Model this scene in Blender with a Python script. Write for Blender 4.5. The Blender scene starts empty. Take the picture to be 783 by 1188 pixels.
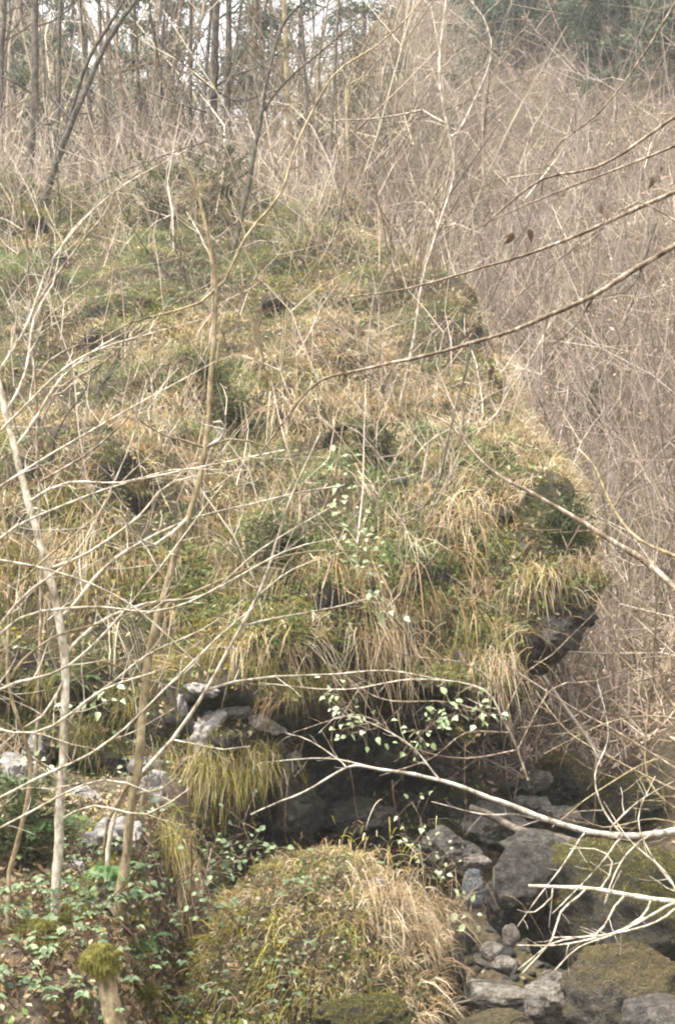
import bpy, bmesh, math, random
import numpy as np
from mathutils import Vector, Matrix
from mathutils.bvhtree import BVHTree

# ------------------------------------------------------------------ camera, sky, sun, exposure
scene = bpy.context.scene
COL = scene.collection
PITCH = math.radians(8.0)
FPX = 1632.0                      # focal length in photo pixels (photo 783 x 1188)
cam_d = bpy.data.cameras.new('camera')
cam_d.sensor_fit = 'VERTICAL'; cam_d.sensor_height = 36.0
cam_d.lens = 36.0 * FPX / 1188.0
cam_d.clip_start = 0.05; cam_d.clip_end = 2000
cam = bpy.data.objects.new('camera', cam_d); COL.objects.link(cam)
cam.location = (0, 0, 0); cam.rotation_euler = (math.pi / 2 + PITCH, 0, 0)
scene.camera = cam

SUN_EL, SUN_AZ = math.radians(66), math.radians(235)     # azimuth clockwise from +Y
world = bpy.data.worlds.new('World'); scene.world = world; world.use_nodes = True
wn = world.node_tree.nodes; wl = world.node_tree.links
sky = wn.new('ShaderNodeTexSky'); sky.sky_type = 'NISHITA'; sky.sun_disc = False
sky.sun_elevation = SUN_EL; sky.sun_rotation = SUN_AZ
sky.air_density = 1.0; sky.dust_density = 4.0; sky.ozone_density = 1.0
hsv = wn.new('ShaderNodeHueSaturation'); hsv.inputs['Saturation'].default_value = 0.08
wl.new(sky.outputs[0], hsv.inputs['Color'])
wl.new(hsv.outputs[0], wn['Background'].inputs['Color'])
wn['Background'].inputs['Strength'].default_value = 0.10
sun_d = bpy.data.lights.new('sun', 'SUN'); sun_d.energy = 1.5; sun_d.angle = math.radians(11); sun_d.color = (1, .94, .82)
sun = bpy.data.objects.new('sun', sun_d); COL.objects.link(sun)
sdir = Vector((math.sin(SUN_AZ) * math.cos(SUN_EL), math.cos(SUN_AZ) * math.cos(SUN_EL), math.sin(SUN_EL)))
sun.rotation_euler = (-sdir).to_track_quat('-Z', 'Y').to_euler(); sun.location = (0, 0, 40)
vs = scene.view_settings
vs.view_transform = 'Standard'; vs.look = 'None'; vs.gamma = 1.0; vs.exposure = 2.72; vs.use_curve_mapping = False
scene.cycles.max_bounces = 6; scene.cycles.diffuse_bounces = 3; scene.cycles.glossy_bounces = 2
scene.cycles.transmission_bounces = 3; scene.cycles.transparent_max_bounces = 6; scene.cycles.volume_bounces = 1
scene.cycles.filter_width = 2.1

rng = np.random.default_rng(7)
random.seed(7)
CP, SP = math.cos(PITCH), math.sin(PITCH)

def ray(px, py):
    u = (px - 391.5) / FPX; v = (594 - py) / FPX
    return Vector((u, CP - v * SP, SP + v * CP))
def at(px, py, Y):
    d = ray(px, py); return d * (Y / d.y)

# ------------------------------------------------------------------ numpy helpers
def sm(a, b, x):
    t = np.clip((x - a) / (b - a), 0, 1); return t * t * (3 - 2 * t)
def _h(i, j, k, seed):
    n = (i.astype(np.uint32) * np.uint32(374761393) + j.astype(np.uint32) * np.uint32(668265263)
         + k.astype(np.uint32) * np.uint32(2147483647 - 58) + np.uint32((seed * 1274126177) & 0xffffffff))
    n = (n ^ (n >> np.uint32(13))) * np.uint32(1274126177)
    n = n ^ (n >> np.uint32(16))
    return (n & np.uint32(0xffff)).astype(np.float32) / 32767.5 - 1.0
def vnoise(x, y, z, seed=0):
    x, y, z = np.broadcast_arrays(np.asarray(x, np.float32), np.asarray(y, np.float32), np.asarray(z, np.float32))
    fi, fj, fk = np.floor(x), np.floor(y), np.floor(z)
    i, j, k = fi.astype(np.int32), fj.astype(np.int32), fk.astype(np.int32)
    a, b, c = x - fi, y - fj, z - fk
    a = a * a * (3 - 2 * a); b = b * b * (3 - 2 * b); c = c * c * (3 - 2 * c)
    out = 0
    for di in (0, 1):
        wa = a if di else 1 - a
        for dj in (0, 1):
            wb = b if dj else 1 - b
            for dk in (0, 1):
                out = out + _h(i + di, j + dj, k + dk, seed) * wa * wb * (c if dk else 1 - c)
    return out
def fbm(x, y, z, s=1.0, o=3, seed=0):
    r = 0; a = 1.0; t = 0
    for q in range(o):
        r = r + a * vnoise(x * s + 13.7 * q, y * s - 7.1 * q, z * s + 3.3 * q, seed + q); t += a; a *= .5; s *= 2.03
    return r / t
def smin(a, b, k):
    h = np.clip(.5 + .5 * (b - a) / k, 0, 1); return b * (1 - h) + a * h - k * h * (1 - h)
def smax(a, b, k): return -smin(-a, -b, k)

def mesh_np(name, V, F, nside, col=None, smooth=True):
    """V (n,3), F (m,nside) -> mesh with optional point colour attribute"""
    me = bpy.data.meshes.new(name)
    V = np.ascontiguousarray(V, np.float32); F = np.ascontiguousarray(F, np.int32)
    me.vertices.add(len(V)); me.vertices.foreach_set('co', V.ravel())
    me.loops.add(F.size); me.loops.foreach_set('vertex_index', F.ravel())
    me.polygons.add(len(F)); me.polygons.foreach_set('loop_start', np.arange(0, F.size, nside, dtype=np.int32))
    if smooth: me.polygons.foreach_set('use_smooth', np.ones(len(F), bool))
    if col is not None:
        a = me.color_attributes.new('col', 'FLOAT_COLOR', 'POINT')
        c = np.ones((len(V), 4), np.float32); c[:, :3] = col
        a.data.foreach_set('color', c.ravel())
    me.update(calc_edges=True); me.validate()
    return me

# ------------------------------------------------------------------ object helpers
def tag(o, label=None, cat=None, group=None, kind=None):
    if label: o['label'] = label
    if cat: o['category'] = cat
    if group: o['group'] = group
    if kind: o['kind'] = kind
    return o
ORD = ['leftmost', 'second', 'third', 'fourth', 'fifth', 'sixth', 'seventh', 'eighth', 'ninth', 'tenth', 'eleventh', 'twelfth', 'thirteenth', 'fourteenth', 'fifteenth', 'sixteenth', 'seventeenth', 'eighteenth']
def label_rows(objs, key, rows, fmt):
    """distinct labels for look-alikes: split into rows by key, then count from the left as the photograph shows them"""
    objs = sorted(objs, key=key); n = -(-len(objs) // len(rows))
    for i, rw in enumerate(rows):
        for j, o in enumerate(sorted(objs[i * n:(i + 1) * n], key=lambda o: o.location.x / o.location.y)):
            o['label'] = fmt % (ORD[j] + ('' if j == 0 else ' from left'), rw)
def link(name, me, mat, parent=None, loc=(0, 0, 0)):
    o = bpy.data.objects.new(name, me); COL.objects.link(o)
    if mat is not None and len(me.materials) == 0: me.materials.append(mat)
    if parent is not None: o.parent = parent
    o.location = loc
    return o
def empty(name, loc):
    o = bpy.data.objects.new(name, None); COL.objects.link(o); o.location = loc; o.empty_display_size = .1
    return o

# ------------------------------------------------------------------ materials
def newmat(name):
    m = bpy.data.materials.new(name); m.use_nodes = True
    nt = m.node_tree; b = nt.nodes['Principled BSDF']; b.inputs['Roughness'].default_value = .85
    b.inputs['Specular IOR Level'].default_value = .25
    return m, nt, b
def N(nt, t, **kw):
    n = nt.nodes.new(t)
    for k, v in kw.items():
        if k in n.inputs: n.inputs[k].default_value = v
        else: setattr(n, k, v)
    return n
def noise(nt, scale, detail=4, rough=.6, vec=None):
    n = N(nt, 'ShaderNodeTexNoise'); n.inputs['Scale'].default_value = scale; n.inputs['Detail'].default_value = detail
    n.inputs['Roughness'].default_value = rough
    if vec is not None: nt.links.new(vec, n.inputs['Vector'])
    return n
def ramp(nt, fac, stops):
    r = N(nt, 'ShaderNodeValToRGB'); e = r.color_ramp.elements
    while len(e) < len(stops): e.new(.5)
    for q, (p, c) in enumerate(stops):
        e[q].position = p; e[q].color = (*c, 1) if len(c) == 3 else c
    nt.links.new(fac, r.inputs[0]); return r
def mixc(nt, fac, a, b, mode='MIX'):
    m = N(nt, 'ShaderNodeMix', data_type='RGBA', blend_type=mode)
    if isinstance(fac, (int, float)): m.inputs[0].default_value = fac
    else: nt.links.new(fac, m.inputs[0])
    for s, q in ((a, 6), (b, 7)):
        if isinstance(s, tuple): m.inputs[q].default_value = (*s, 1)
        else: nt.links.new(s, m.inputs[q])
    return m.outputs[2]
def math_(nt, op, a, b=None):
    m = N(nt, 'ShaderNodeMath', operation=op)
    for s, q in ((a, 0), (b, 1)):
        if s is None: continue
        if isinstance(s, (int, float)): m.inputs[q].default_value = s
        else: nt.links.new(s, m.inputs[q])
    return m.outputs[0]
def bump(nt, b, h, strength, dist):
    n = N(nt, 'ShaderNodeBump'); n.inputs['Strength'].default_value = strength; n.inputs['Distance'].default_value = dist
    nt.links.new(h, n.inputs['Height']); nt.links.new(n.outputs[0], b.inputs['Normal'])

def ground_mat(name, soils, rock, moss, rock_lo=.15, rock_hi=.45, litter=True):
    """soil/moss on the gentler faces, bare rock on steep ones; all object-space noise"""
    m, nt, b = newmat(name)
    tc = N(nt, 'ShaderNodeTexCoord').outputs['Object']
    geo = N(nt, 'ShaderNodeNewGeometry'); sx = N(nt, 'ShaderNodeSeparateXYZ'); nt.links.new(geo.outputs['Normal'], sx.inputs[0])
    n1 = noise(nt, 1.7, 6, .65, tc); n2 = noise(nt, 11, 6, .7, tc); n3 = noise(nt, 40, 4, .7, tc)
    soil = ramp(nt, n2.outputs['Fac'], soils)
    mossc = ramp(nt, n2.outputs['Fac'], moss)
    f = ramp(nt, n1.outputs['Fac'], [(.45, (0, 0, 0)), (.6, (1, 1, 1))])
    soilmix = mixc(nt, f.outputs[0], soil.outputs[0], mossc.outputs[0])
    rockc = ramp(nt, n2.outputs['Fac'], rock)
    steep = math_(nt, 'ADD', sx.outputs[2], math_(nt, 'MULTIPLY', math_(nt, 'SUBTRACT', n2.outputs['Fac'], .5), .9))
    fr = ramp(nt, steep, [(rock_lo, (0, 0, 0)), (rock_hi, (1, 1, 1))])
    c = mixc(nt, fr.outputs[0], rockc.outputs[0], soilmix)
    nt.links.new(c, b.inputs['Base Color'])
    hh = math_(nt, 'ADD', n2.outputs['Fac'], math_(nt, 'MULTIPLY', n3.outputs['Fac'], .35))
    bump(nt, b, hh, 1.0, .12)
    return m

M = {}
M['bluff'] = ground_mat('bluff_soil',
    [(.3, (.022, .017, .010)), (.5, (.055, .042, .024)), (.7, (.11, .085, .05))],
    [(.3, (.012, .010, .008)), (.48, (.04, .034, .027)), (.64, (.10, .09, .078)), (.78, (.26, .245, .225))],
    [(.3, (.025, .028, .009)), (.5, (.055, .058, .016)), (.7, (.10, .10, .03))], .0, .3)
M['ground'] = ground_mat('streamside_ground',
    [(.3, (.035, .024, .015)), (.5, (.10, .072, .048)), (.7, (.20, .15, .105))],
    [(.3, (.06, .05, .04)), (.5, (.14, .12, .10)), (.7, (.26, .24, .21))],
    [(.3, (.05, .042, .018)), (.5, (.11, .09, .045)), (.7, (.17, .135, .075))], .2, .5)

def boulder_mat(name, rock, moss, cover, wet=.75):
    m, nt, b = newmat(name)
    tc = N(nt, 'ShaderNodeTexCoord').outputs['Object']
    geo = N(nt, 'ShaderNodeNewGeometry'); sx = N(nt, 'ShaderNodeSeparateXYZ'); nt.links.new(geo.outputs['Normal'], sx.inputs[0])
    oi = N(nt, 'ShaderNodeObjectInfo')
    n1 = noise(nt, 4, 6, .65, tc); n2 = noise(nt, 16, 6, .7, tc); n3 = noise(nt, 60, 4, .7, tc)
    rc = ramp(nt, n2.outputs['Fac'], rock); mc = ramp(nt, n3.outputs['Fac'], moss)
    e = math_(nt, 'ADD', math_(nt, 'MULTIPLY', sx.outputs[2], .28), math_(nt, 'ADD', math_(nt, 'MULTIPLY', n1.outputs['Fac'], .55), math_(nt, 'MULTIPLY', n2.outputs['Fac'], .5)))
    f = ramp(nt, e, [(1 - cover, (0, 0, 0)), (min(1, 1.25 - cover), (1, 1, 1))])
    vo = N(nt, 'ShaderNodeTexVoronoi', feature='DISTANCE_TO_EDGE'); vo.inputs['Scale'].default_value = 6
    wv = N(nt, 'ShaderNodeVectorMath', operation='ADD'); nt.links.new(tc, wv.inputs[0])
    sc_ = N(nt, 'ShaderNodeVectorMath', operation='SCALE'); sc_.inputs['Scale'].default_value = .35; nt.links.new(n1.outputs['Color'], sc_.inputs[0]); nt.links.new(sc_.outputs[0], wv.inputs[1])
    nt.links.new(wv.outputs[0], vo.inputs['Vector'])
    ck = ramp(nt, vo.outputs['Distance'], [(.0, (.35, .35, .35)), (.03, (1, 1, 1))])
    c = mixc(nt, f.outputs[0], mixc(nt, 1.0, rc.outputs[0], ck.outputs[0], 'MULTIPLY'), mc.outputs[0])
    hv = N(nt, 'ShaderNodeHueSaturation'); nt.links.new(c, hv.inputs['Color'])
    nt.links.new(math_(nt, 'ADD', math_(nt, 'MULTIPLY', oi.outputs['Random'], .4), .8), hv.inputs['Value'])
    nt.links.new(hv.outputs[0], b.inputs['Base Color']); b.inputs['Roughness'].default_value = wet
    bump(nt, b, math_(nt, 'ADD', n2.outputs['Fac'], math_(nt, 'MULTIPLY', n3.outputs['Fac'], .5)), 1.0, .09)
    return m
MOSS = [(.3, (.022, .022, .007)), (.5, (.058, .055, .016)), (.7, (.11, .10, .035))]
BROWNMOSS = [(.3, (.035, .027, .012)), (.5, (.085, .066, .03)), (.7, (.15, .12, .06))]
GREY = [(.3, (.028, .024, .02)), (.5, (.075, .066, .056)), (.7, (.19, .175, .155))]
PALE = [(.3, (.08, .068, .055)), (.5, (.20, .175, .145)), (.7, (.40, .37, .325))]
SHADED = [(.3, (.012, .010, .008)), (.5, (.03, .026, .021)), (.7, (.07, .062, .052))]
M['rock_mossy'] = boulder_mat('mossy_rock', GREY, MOSS, .56)
M['rock_brown'] = boulder_mat('brown_mossed_rock', GREY, BROWNMOSS, .52)
M['rock_grey'] = boulder_mat('grey_rock', GREY, BROWNMOSS, .22)
M['rock_pale'] = boulder_mat('pale_rock', PALE, BROWNMOSS, .12)
M['rock_crag'] = boulder_mat('pale_crag', [(.3, (.10, .085, .075)), (.45, (.34, .31, .285)), (.65, (.56, .53, .50))], MOSS, .24)
M['rock_shaded'] = boulder_mat('shaded_wet_rock', SHADED, MOSS, .26, .5)  # shade of the hollow put into the rock colour; smoother, as wet
M['rock_wet'] = boulder_mat('wet_blue_slab', [(.3, (.09, .092, .095)), (.5, (.15, .155, .16)), (.7, (.22, .23, .235))], MOSS, .05, .3)

def col_mat(name, rough=.8, trans=.3, var=.0):
    m, nt, b = newmat(name)
    a = N(nt, 'ShaderNodeAttribute', attribute_name='col')
    b.inputs['Roughness'].default_value = rough
    nt.links.new(a.outputs['Color'], b.inputs['Base Color'])
    if trans > 0:
        t = N(nt, 'ShaderNodeBsdfTranslucent'); nt.links.new(a.outputs['Color'], t.inputs['Color'])
        mx = N(nt, 'ShaderNodeMixShader'); mx.inputs[0].default_value = trans
        nt.links.new(b.outputs[0], mx.inputs[1]); nt.links.new(t.outputs[0], mx.inputs[2])
        nt.links.new(mx.outputs[0], nt.nodes['Material Output'].inputs[0])
    return m
M['grass'] = col_mat('grass_blades', .75, .3)
M['litter'] = col_mat('leaf_litter', .85, .15)
M['twigs'] = col_mat('twig_bark', .85, 0)

def bark_mat(name, c0, c1, c2, sc=30):
    m, nt, b = newmat(name)
    tc = N(nt, 'ShaderNodeTexCoord').outputs['Object']
    mp = N(nt, 'ShaderNodeMapping'); mp.inputs['Scale'].default_value = (1, 1, .45); nt.links.new(tc, mp.inputs[0])
    n1 = noise(nt, sc, 5, .7, mp.outputs[0]); n2 = noise(nt, 7.0, 5, .65, tc)
    r = ramp(nt, n1.outputs['Fac'], [(.35, c0), (.5, c1), (.66, c2)])
    v = ramp(nt, n2.outputs['Fac'], [(.38, (.5, .48, .42)), (.6, (1, 1, 1))])
    nt.links.new(mixc(nt, 1.0, r.outputs[0], v.outputs[0], 'MULTIPLY'), b.inputs['Base Color'])
    bump(nt, b, n1.outputs['Fac'], .6, .01)
    return m
M['bark_pale'] = bark_mat('pale_bark', (.16, .13, .095), (.48, .42, .33), (.72, .67, .57))
M['bark_tan'] = bark_mat('tan_bark', (.13, .10, .055), (.28, .22, .13), (.42, .35, .22))
M['bark_dark'] = bark_mat('dark_bark', (.025, .022, .018), (.07, .062, .048), (.16, .145, .12))
M['bark_brown'] = bark_mat('brown_bark', (.07, .05, .035), (.21, .155, .11), (.50, .43, .35))
M['bark_trunk'] = bark_mat('trunk_bark', (.03, .025, .02), (.085, .07, .055), (.17, .145, .12), 12)
M['bark_birch'] = bark_mat('white_bark', (.09, .075, .06), (.38, .33, .27), (.64, .60, .53), 22)
M['bark_red'] = bark_mat('red_brown_cane', (.04, .02, .012), (.10, .055, .033), (.19, .12, .08))

def leaf_mat(name, c0, c1, rough=.45, trans=.25):
    m, nt, b = newmat(name)
    oi = N(nt, 'ShaderNodeObjectInfo'); tc = N(nt, 'ShaderNodeTexCoord').outputs['Object']
    n = noise(nt, 60, 3, .6, tc)
    f = math_(nt, 'ADD', math_(nt, 'MULTIPLY', oi.outputs['Random'], .75), math_(nt, 'MULTIPLY', n.outputs['Fac'], .3))
    c = ramp(nt, f, [(.1, c0), (.95, c1)])
    nt.links.new(c.outputs[0], b.inputs['Base Color']); b.inputs['Roughness'].default_value = rough
    b.inputs['Specular IOR Level'].default_value = .35
    t = N(nt, 'ShaderNodeBsdfTranslucent'); nt.links.new(c.outputs[0], t.inputs['Color'])
    mx = N(nt, 'ShaderNodeMixShader'); mx.inputs[0].default_value = trans
    nt.links.new(b.outputs[0], mx.inputs[1]); nt.links.new(t.outputs[0], mx.inputs[2])
    nt.links.new(mx.outputs[0], nt.nodes['Material Output'].inputs[0])
    return m
M['leaf_light'] = leaf_mat('fresh_leaf', (.22, .30, .13), (.50, .56, .36), .5, .35)
M['leaf_bramble'] = leaf_mat('bramble_leaf', (.03, .06, .02), (.17, .22, .11), .55, .2)
M['leaf_dead'] = leaf_mat('dead_leaf', (.07, .045, .03), (.20, .13, .085), .8, .2)
M['fern'] = leaf_mat('fern_green', (.05, .12, .04), (.13, .24, .08), .6, .25)
M['soil_red'], _nt, _b = newmat('rusty_clay'); _b.inputs['Base Color'].default_value = (.13, .06, .03, 1)

# ------------------------------------------------------------------ terrain: the bluff (implicit surface) and the ground sheet
def lip_z(x): return .15 + .55 * sm(1.2, 2.6, x) + .15 * np.sin(x * 1.9 + .6)
def lip_y(x): return 12.0 + .25 * np.sin(x * 1.3) - .25 * sm(-1.2, -2.6, x) + .15 * sm(1.4, 2.6, x)
def bluff_h(x, y):
    ly = lip_y(x); lz = lip_z(x)
    t = y - ly
    k = sm(.9, 2.0, x); tb = 1.1 - .42 * k; sl = 1.55 + 1.05 * k
    zz = lz + np.where(t < tb, sl * t, sl * tb + .76 * (t - tb) - .2 * k * sm(1, 3, t))
    zz = smin(zz, 8.9 + .06 * (y - 22) + .08 * x, 1.2)
    xs = 2.95 - .52 * np.maximum(0, y - 15.5) + .1 * np.sin(y * 1.3)
    side = 1.3 + .72 * (y - 12.4) - 2.8 * (x - xs)
    side = np.minimum(side, lz + 20)
    zz = smin(zz, side, 1.0)
    return zz
def stream_x(y): return 1.05 + .05 * (y - 9) + .035 * np.maximum(0, y - 11) ** 2 * .6
def ground_h(x, y, fine=True):
    bed = -2.25 + .30 * np.maximum(0, y - 11.2) + .05 * np.minimum(0, y - 9)
    d = x - stream_x(y)
    right = bed + .95 * sm(.5, 2.4, d) + .32 * np.maximum(0, d - 1.9)
    left = bed + .45 * sm(.45, 1.6, -d) + .02 * np.maximum(0, -d - 1)
    z = np.where(d > 0, right, left)
    # left bank close by, dropping to the crevice on its right
    bank = -1.42 + .36 * np.clip(y - 6.5, -1, 2.2) + .22 * np.maximum(0, -2 - x)
    e = sm(-.98, -1.24, x + .07 * np.sin(y * 2.3) + .05 * np.sin(y * 5.1))
    bank = -2.05 * (1 - e) + bank * e
    z = np.maximum(z, np.where(x < -.5, bank, -9))
    # valley side far behind, on the right and rear
    hill = -.9 + .92 * (y - 18.5 + .35 * (x - 4) + 1.2 * np.sin(x * .31 + y * .1))
    off = np.abs(x + .092 * y + .6 * np.sin(y * .3)) - .6
    cap = 11.2 + 2.3 * np.maximum(0, off) + .10 * np.maximum(0, y - 30)
    hill = smin(hill, cap, 2.5)
    hill = np.minimum(hill, 46)
    z = smax(z, hill, .8)
    # the crest behind and left of the bluff volume
    w = np.maximum(sm(22.2, 23.2, y), sm(-7.6, -8.4, x))
    crest = bluff_h(x, y) - .12
    z = np.where((x < 6) & (y > 11), np.maximum(z, np.where(w > 0, crest * w + (1 - w) * z, -99)), z)
    if fine:
        z = z + .55 * sm(17, 21, y) * fbm(x, y, 0 * x, .45, 3, 15) + .16 * fbm(x, y, 0 * x, .7, 3, 5) + .06 * fbm(x, y, 0 * x, 3.1, 3, 9)
    return z

def bluff_F(X, Y, Z):
    base = bluff_h(X, Y)
    F1 = (Z - base) * .68
    ly = lip_y(X); lz = lip_z(X)
    below = np.maximum(0, lz - Z)
    caveamt = .20 + .85 * sm(-1.0, -.3, X) * sm(1.75, .9, X)   # a deep hollow in the middle only
    hollow = caveamt * sm(.25, 1.0, below + .35 * vnoise(X * 1.7, Y * .5, Z * .7, 55)) + .12 * sm(0, .3, below) - .45 * sm(1.0, 2.4, below) * sm(-.2, -1.0, X)
    yf = ly + hollow - .05
    F2 = np.where(Z < lz + .4, yf - Y, -5.0 + 0 * Y)
    F2 = np.where((Z >= lz) & (Z < lz + .4), np.minimum(F2, (ly - Y) + 2.0 * (Z - lz) - .05), F2)
    # right flank with undercut below the nose
    zn = 1.3
    xf = 2.34 - .25 * np.maximum(0, zn - Z) - .62 * np.maximum(0, .75 - Z) + .25 * np.maximum(0, -.4 - Z) - .12 * np.maximum(0, Y - 14)
    xf = np.maximum(xf, 1.35)
    F3 = (X - xf) * .9
    F = smax(smax(F1, F2, .25), F3, .8)
    n = fbm(X, Y, Z, .75, 3, 21)
    n2 = fbm(X, Y, Z * 1.6, 2.4, 2, 31)
    rocky = sm(.5, -.2, Z - lz)
    st = 1 - np.abs(vnoise(X * .9, Y * .9, Z * 2.6 + .5 * X, 77))
    F = F + n * (.46 - .2 * sm(1.2, 2.0, X)) + n2 * (.19 - .1 * sm(1.2, 2.0, X) + .14 * rocky) + rocky * (st - .6) * .34
    return F

def surface_nets(f, org, h):
    nx, ny, nz = f.shape
    ins = f < 0
    cs = (nx - 1, ny - 1, nz - 1)
    acc = np.zeros(cs + (3,), np.float32); cnt = np.zeros(cs, np.float32)
    def sl(o): return tuple(slice(o[a], o[a] + cs[a]) for a in range(3))
    corners = [(i, j, k) for i in (0, 1) for j in (0, 1) for k in (0, 1)]
    for c in corners:
        for a in range(3):
            if c[a] == 0:
                d = list(c); d[a] = 1
                f0, f1 = f[sl(c)], f[sl(d)]
                m = ins[sl(c)] != ins[sl(d)]
                t = np.where(m, f0 / np.where(m, f0 - f1, 1), 0)
                for q in range(3):
                    acc[..., q] += np.where(m, c[q] + (t if q == a else 0), 0)
                cnt += m
    act = cnt > 0
    idx = -np.ones(cs, np.int64); idx[act] = np.arange(act.sum())
    ii = np.argwhere(act)
    V = (ii + acc[act] / cnt[act][:, None]) * h + np.array(org)
    faces = []
    for a in range(3):
        b, c = (a + 1) % 3, (a + 2) % 3
        s0 = [slice(1, n - 1) for n in f.shape]; s1 = list(s0)
        s0[a] = slice(0, f.shape[a] - 1); s1[a] = slice(1, f.shape[a])
        A, B = ins[tuple(s0)], ins[tuple(s1)]
        for flip, m in ((False, A & ~B), (True, ~A & B)):
            e = np.argwhere(m)
            if len(e) == 0: continue
            off = np.ones(3, int); off[a] = 0
            e = e + off
            def g(db, dc):
                q = e.copy(); q[:, b] -= db; q[:, c] -= dc
                return idx[q[:, 0], q[:, 1], q[:, 2]]
            quad = np.stack([g(1, 1), g(0, 1), g(0, 0), g(1, 0)], 1)
            if flip: quad = quad[:, ::-1]
            faces.append(quad)
    return V, np.concatenate(faces)

h = .1
x0, y0, z0 = -9.0, 9.9, -3.0
gx = np.arange(x0, 4.2, h, dtype=np.float32); gy = np.arange(y0, 24.6, h, dtype=np.float32); gz = np.arange(z0, 10.6, h, dtype=np.float32)
GX, GY, GZ = np.meshgrid(gx, gy, gz, indexing='ij')
BV, BF = surface_nets(bluff_F(GX, GY, GZ), (x0, y0, z0), h)
del GX, GY, GZ
bluff = tag(link('bluff', mesh_np('bluff', BV, BF, 4), M['bluff']), kind='structure')

def axis(pts):
    out = []
    for (a, b, s) in pts: out.append(np.arange(a, b, s))
    return np.concatenate(out)
ax = axis([(-130, -12, 4), (-12, -4, .5), (-4, 5, .11), (5, 16, .4), (16, 140, 4)])
ay = axis([(-40, 0, 2.5), (0, 6, .3), (6, 17, .11), (17, 45, .4), (45, 180, 4)])
AX, AY = np.meshgrid(ax, ay, indexing='ij')
GZ_ = ground_h(AX, AY)
GV = np.stack([AX, AY, GZ_], -1).reshape(-1, 3)
ni, nj = len(ax), len(ay)
q = (np.arange(ni - 1)[:, None] * nj + np.arange(nj - 1)[None, :]).ravel()
GF = np.stack([q, q + nj, q + nj + 1, q + 1], 1)
M['hill'] = ground_mat('hillside_leaf_soil',
    [(.3, (.03, .022, .015)), (.5, (.11, .08, .056)), (.7, (.26, .195, .145))],
    [(.3, (.06, .05, .04)), (.5, (.15, .125, .10)), (.7, (.26, .23, .20))],
    [(.3, (.035, .032, .015)), (.5, (.09, .075, .04)), (.7, (.18, .145, .085))], .1, .35)
far = GV[GF].mean(1)[:, 1] > 16.6
def part_mesh(name, F):
    u, inv = np.unique(F, return_inverse=True); return mesh_np(name, GV[u], inv.reshape(F.shape), 4)
ground = tag(link('ground', part_mesh('ground', GF[~far]), M['ground']), kind='structure')
hillside = tag(link('hillside', part_mesh('hillside', GF[far]), M['hill']), kind='structure')

# the rounded grassy mound in front of the cave
def rock_verts(seed, sub=4, planes=9, rough=.14, cut=.74):
    bm = bmesh.new(); bmesh.ops.create_icosphere(bm, subdivisions=sub, radius=1)
    V = np.array([v.co for v in bm.verts]); F = np.array([[v.index for v in f.verts] for f in bm.faces]); bm.free()
    r = np.random.default_rng(seed)
    for _ in range(planes):
        n = r.normal(size=3); n /= np.linalg.norm(n); d = r.uniform(cut, .95)
        s = V @ n; m = s > d
        V = V - np.where(m, (s - d) * .88, 0)[:, None] * n
    nn = fbm(V[:, 0] + seed * 3.1, V[:, 1], V[:, 2], 1.3, 4, seed % 50)
    n2 = fbm(V[:, 0], V[:, 1] + seed, V[:, 2], 4.5, 3, seed % 50 + 3)
    n3 = np.abs(fbm(V[:, 0] * 1.0, V[:, 1] + seed * 1.7, V[:, 2] * 1.5, 2.2, 3, seed % 50 + 7))
    V = V * (1 + rough * nn + rough * .5 * n2 - rough * .8 * n3)[:, None]
    return V, F
mv, mf = rock_verts(5, 5, 3, .12, .85)
mound_c = np.array([-.10, 9.6, -2.15]); mound_r = np.array([.94, 1.35, 1.2])
mound = tag(link('mound', mesh_np('mound', mv * mound_r + mound_c, mf, 3), M['bluff']), kind='structure')

def bvh_of(V, F): return BVHTree.FromPolygons([tuple(v) for v in V.tolist()], [tuple(f) for f in F.tolist()])
TREES = [bvh_of(BV, BF), bvh_of(GV, GF), bvh_of(mv * mound_r + mound_c, mf)]
def cast(o, d):
    best = None
    for t in TREES:
        p, n, i, dist = t.ray_cast(Vector(o), Vector(d).normalized())
        if p is not None and (best is None or dist < best[2]): best = (p, n, dist)
    return best
def hit(px, py):
    r = cast((0, 0, 0), ray(px, py))
    return (r[0], r[1]) if r else (at(px, py, 15), Vector((0, 0, 1)))
def drop(x, y, z=30):
    r = cast((x, y, z), (0, 0, -1)); return r[0] if r else Vector((x, y, -2))
#--PART2--
# ------------------------------------------------------------------ surface sampling
def surf_sample(V, F, n, weight=None, seed=0):
    r = np.random.default_rng(seed)
    if F.shape[1] == 4: T = np.concatenate([F[:, [0, 1, 2]], F[:, [0, 2, 3]]])
    else: T = F
    A, B, C = V[T[:, 0]], V[T[:, 1]], V[T[:, 2]]
    cr = np.cross(B - A, C - A); ar = np.linalg.norm(cr, axis=1) + 1e-12
    nrm = cr / ar[:, None]; cen = (A + B + C) / 3
    w = ar * (weight(cen, nrm) if weight else 1)
    i = r.choice(len(T), n, p=w / w.sum())
    u = np.sqrt(r.random(n)); v = r.random(n)
    P = A[i] * (1 - u)[:, None] + B[i] * (u * (1 - v))[:, None] + C[i] * (u * v)[:, None]
    return P, nrm[i]
def in_view(P, m=.06):
    """keep cover dense where a viewer near the camera looks; thinner outside"""
    y = np.maximum(P[:, 1], .5)
    return np.where(np.abs(P[:, 0] / y) < .25 + m, 1.0, .12) * (P[:, 1] > 1)

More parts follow.
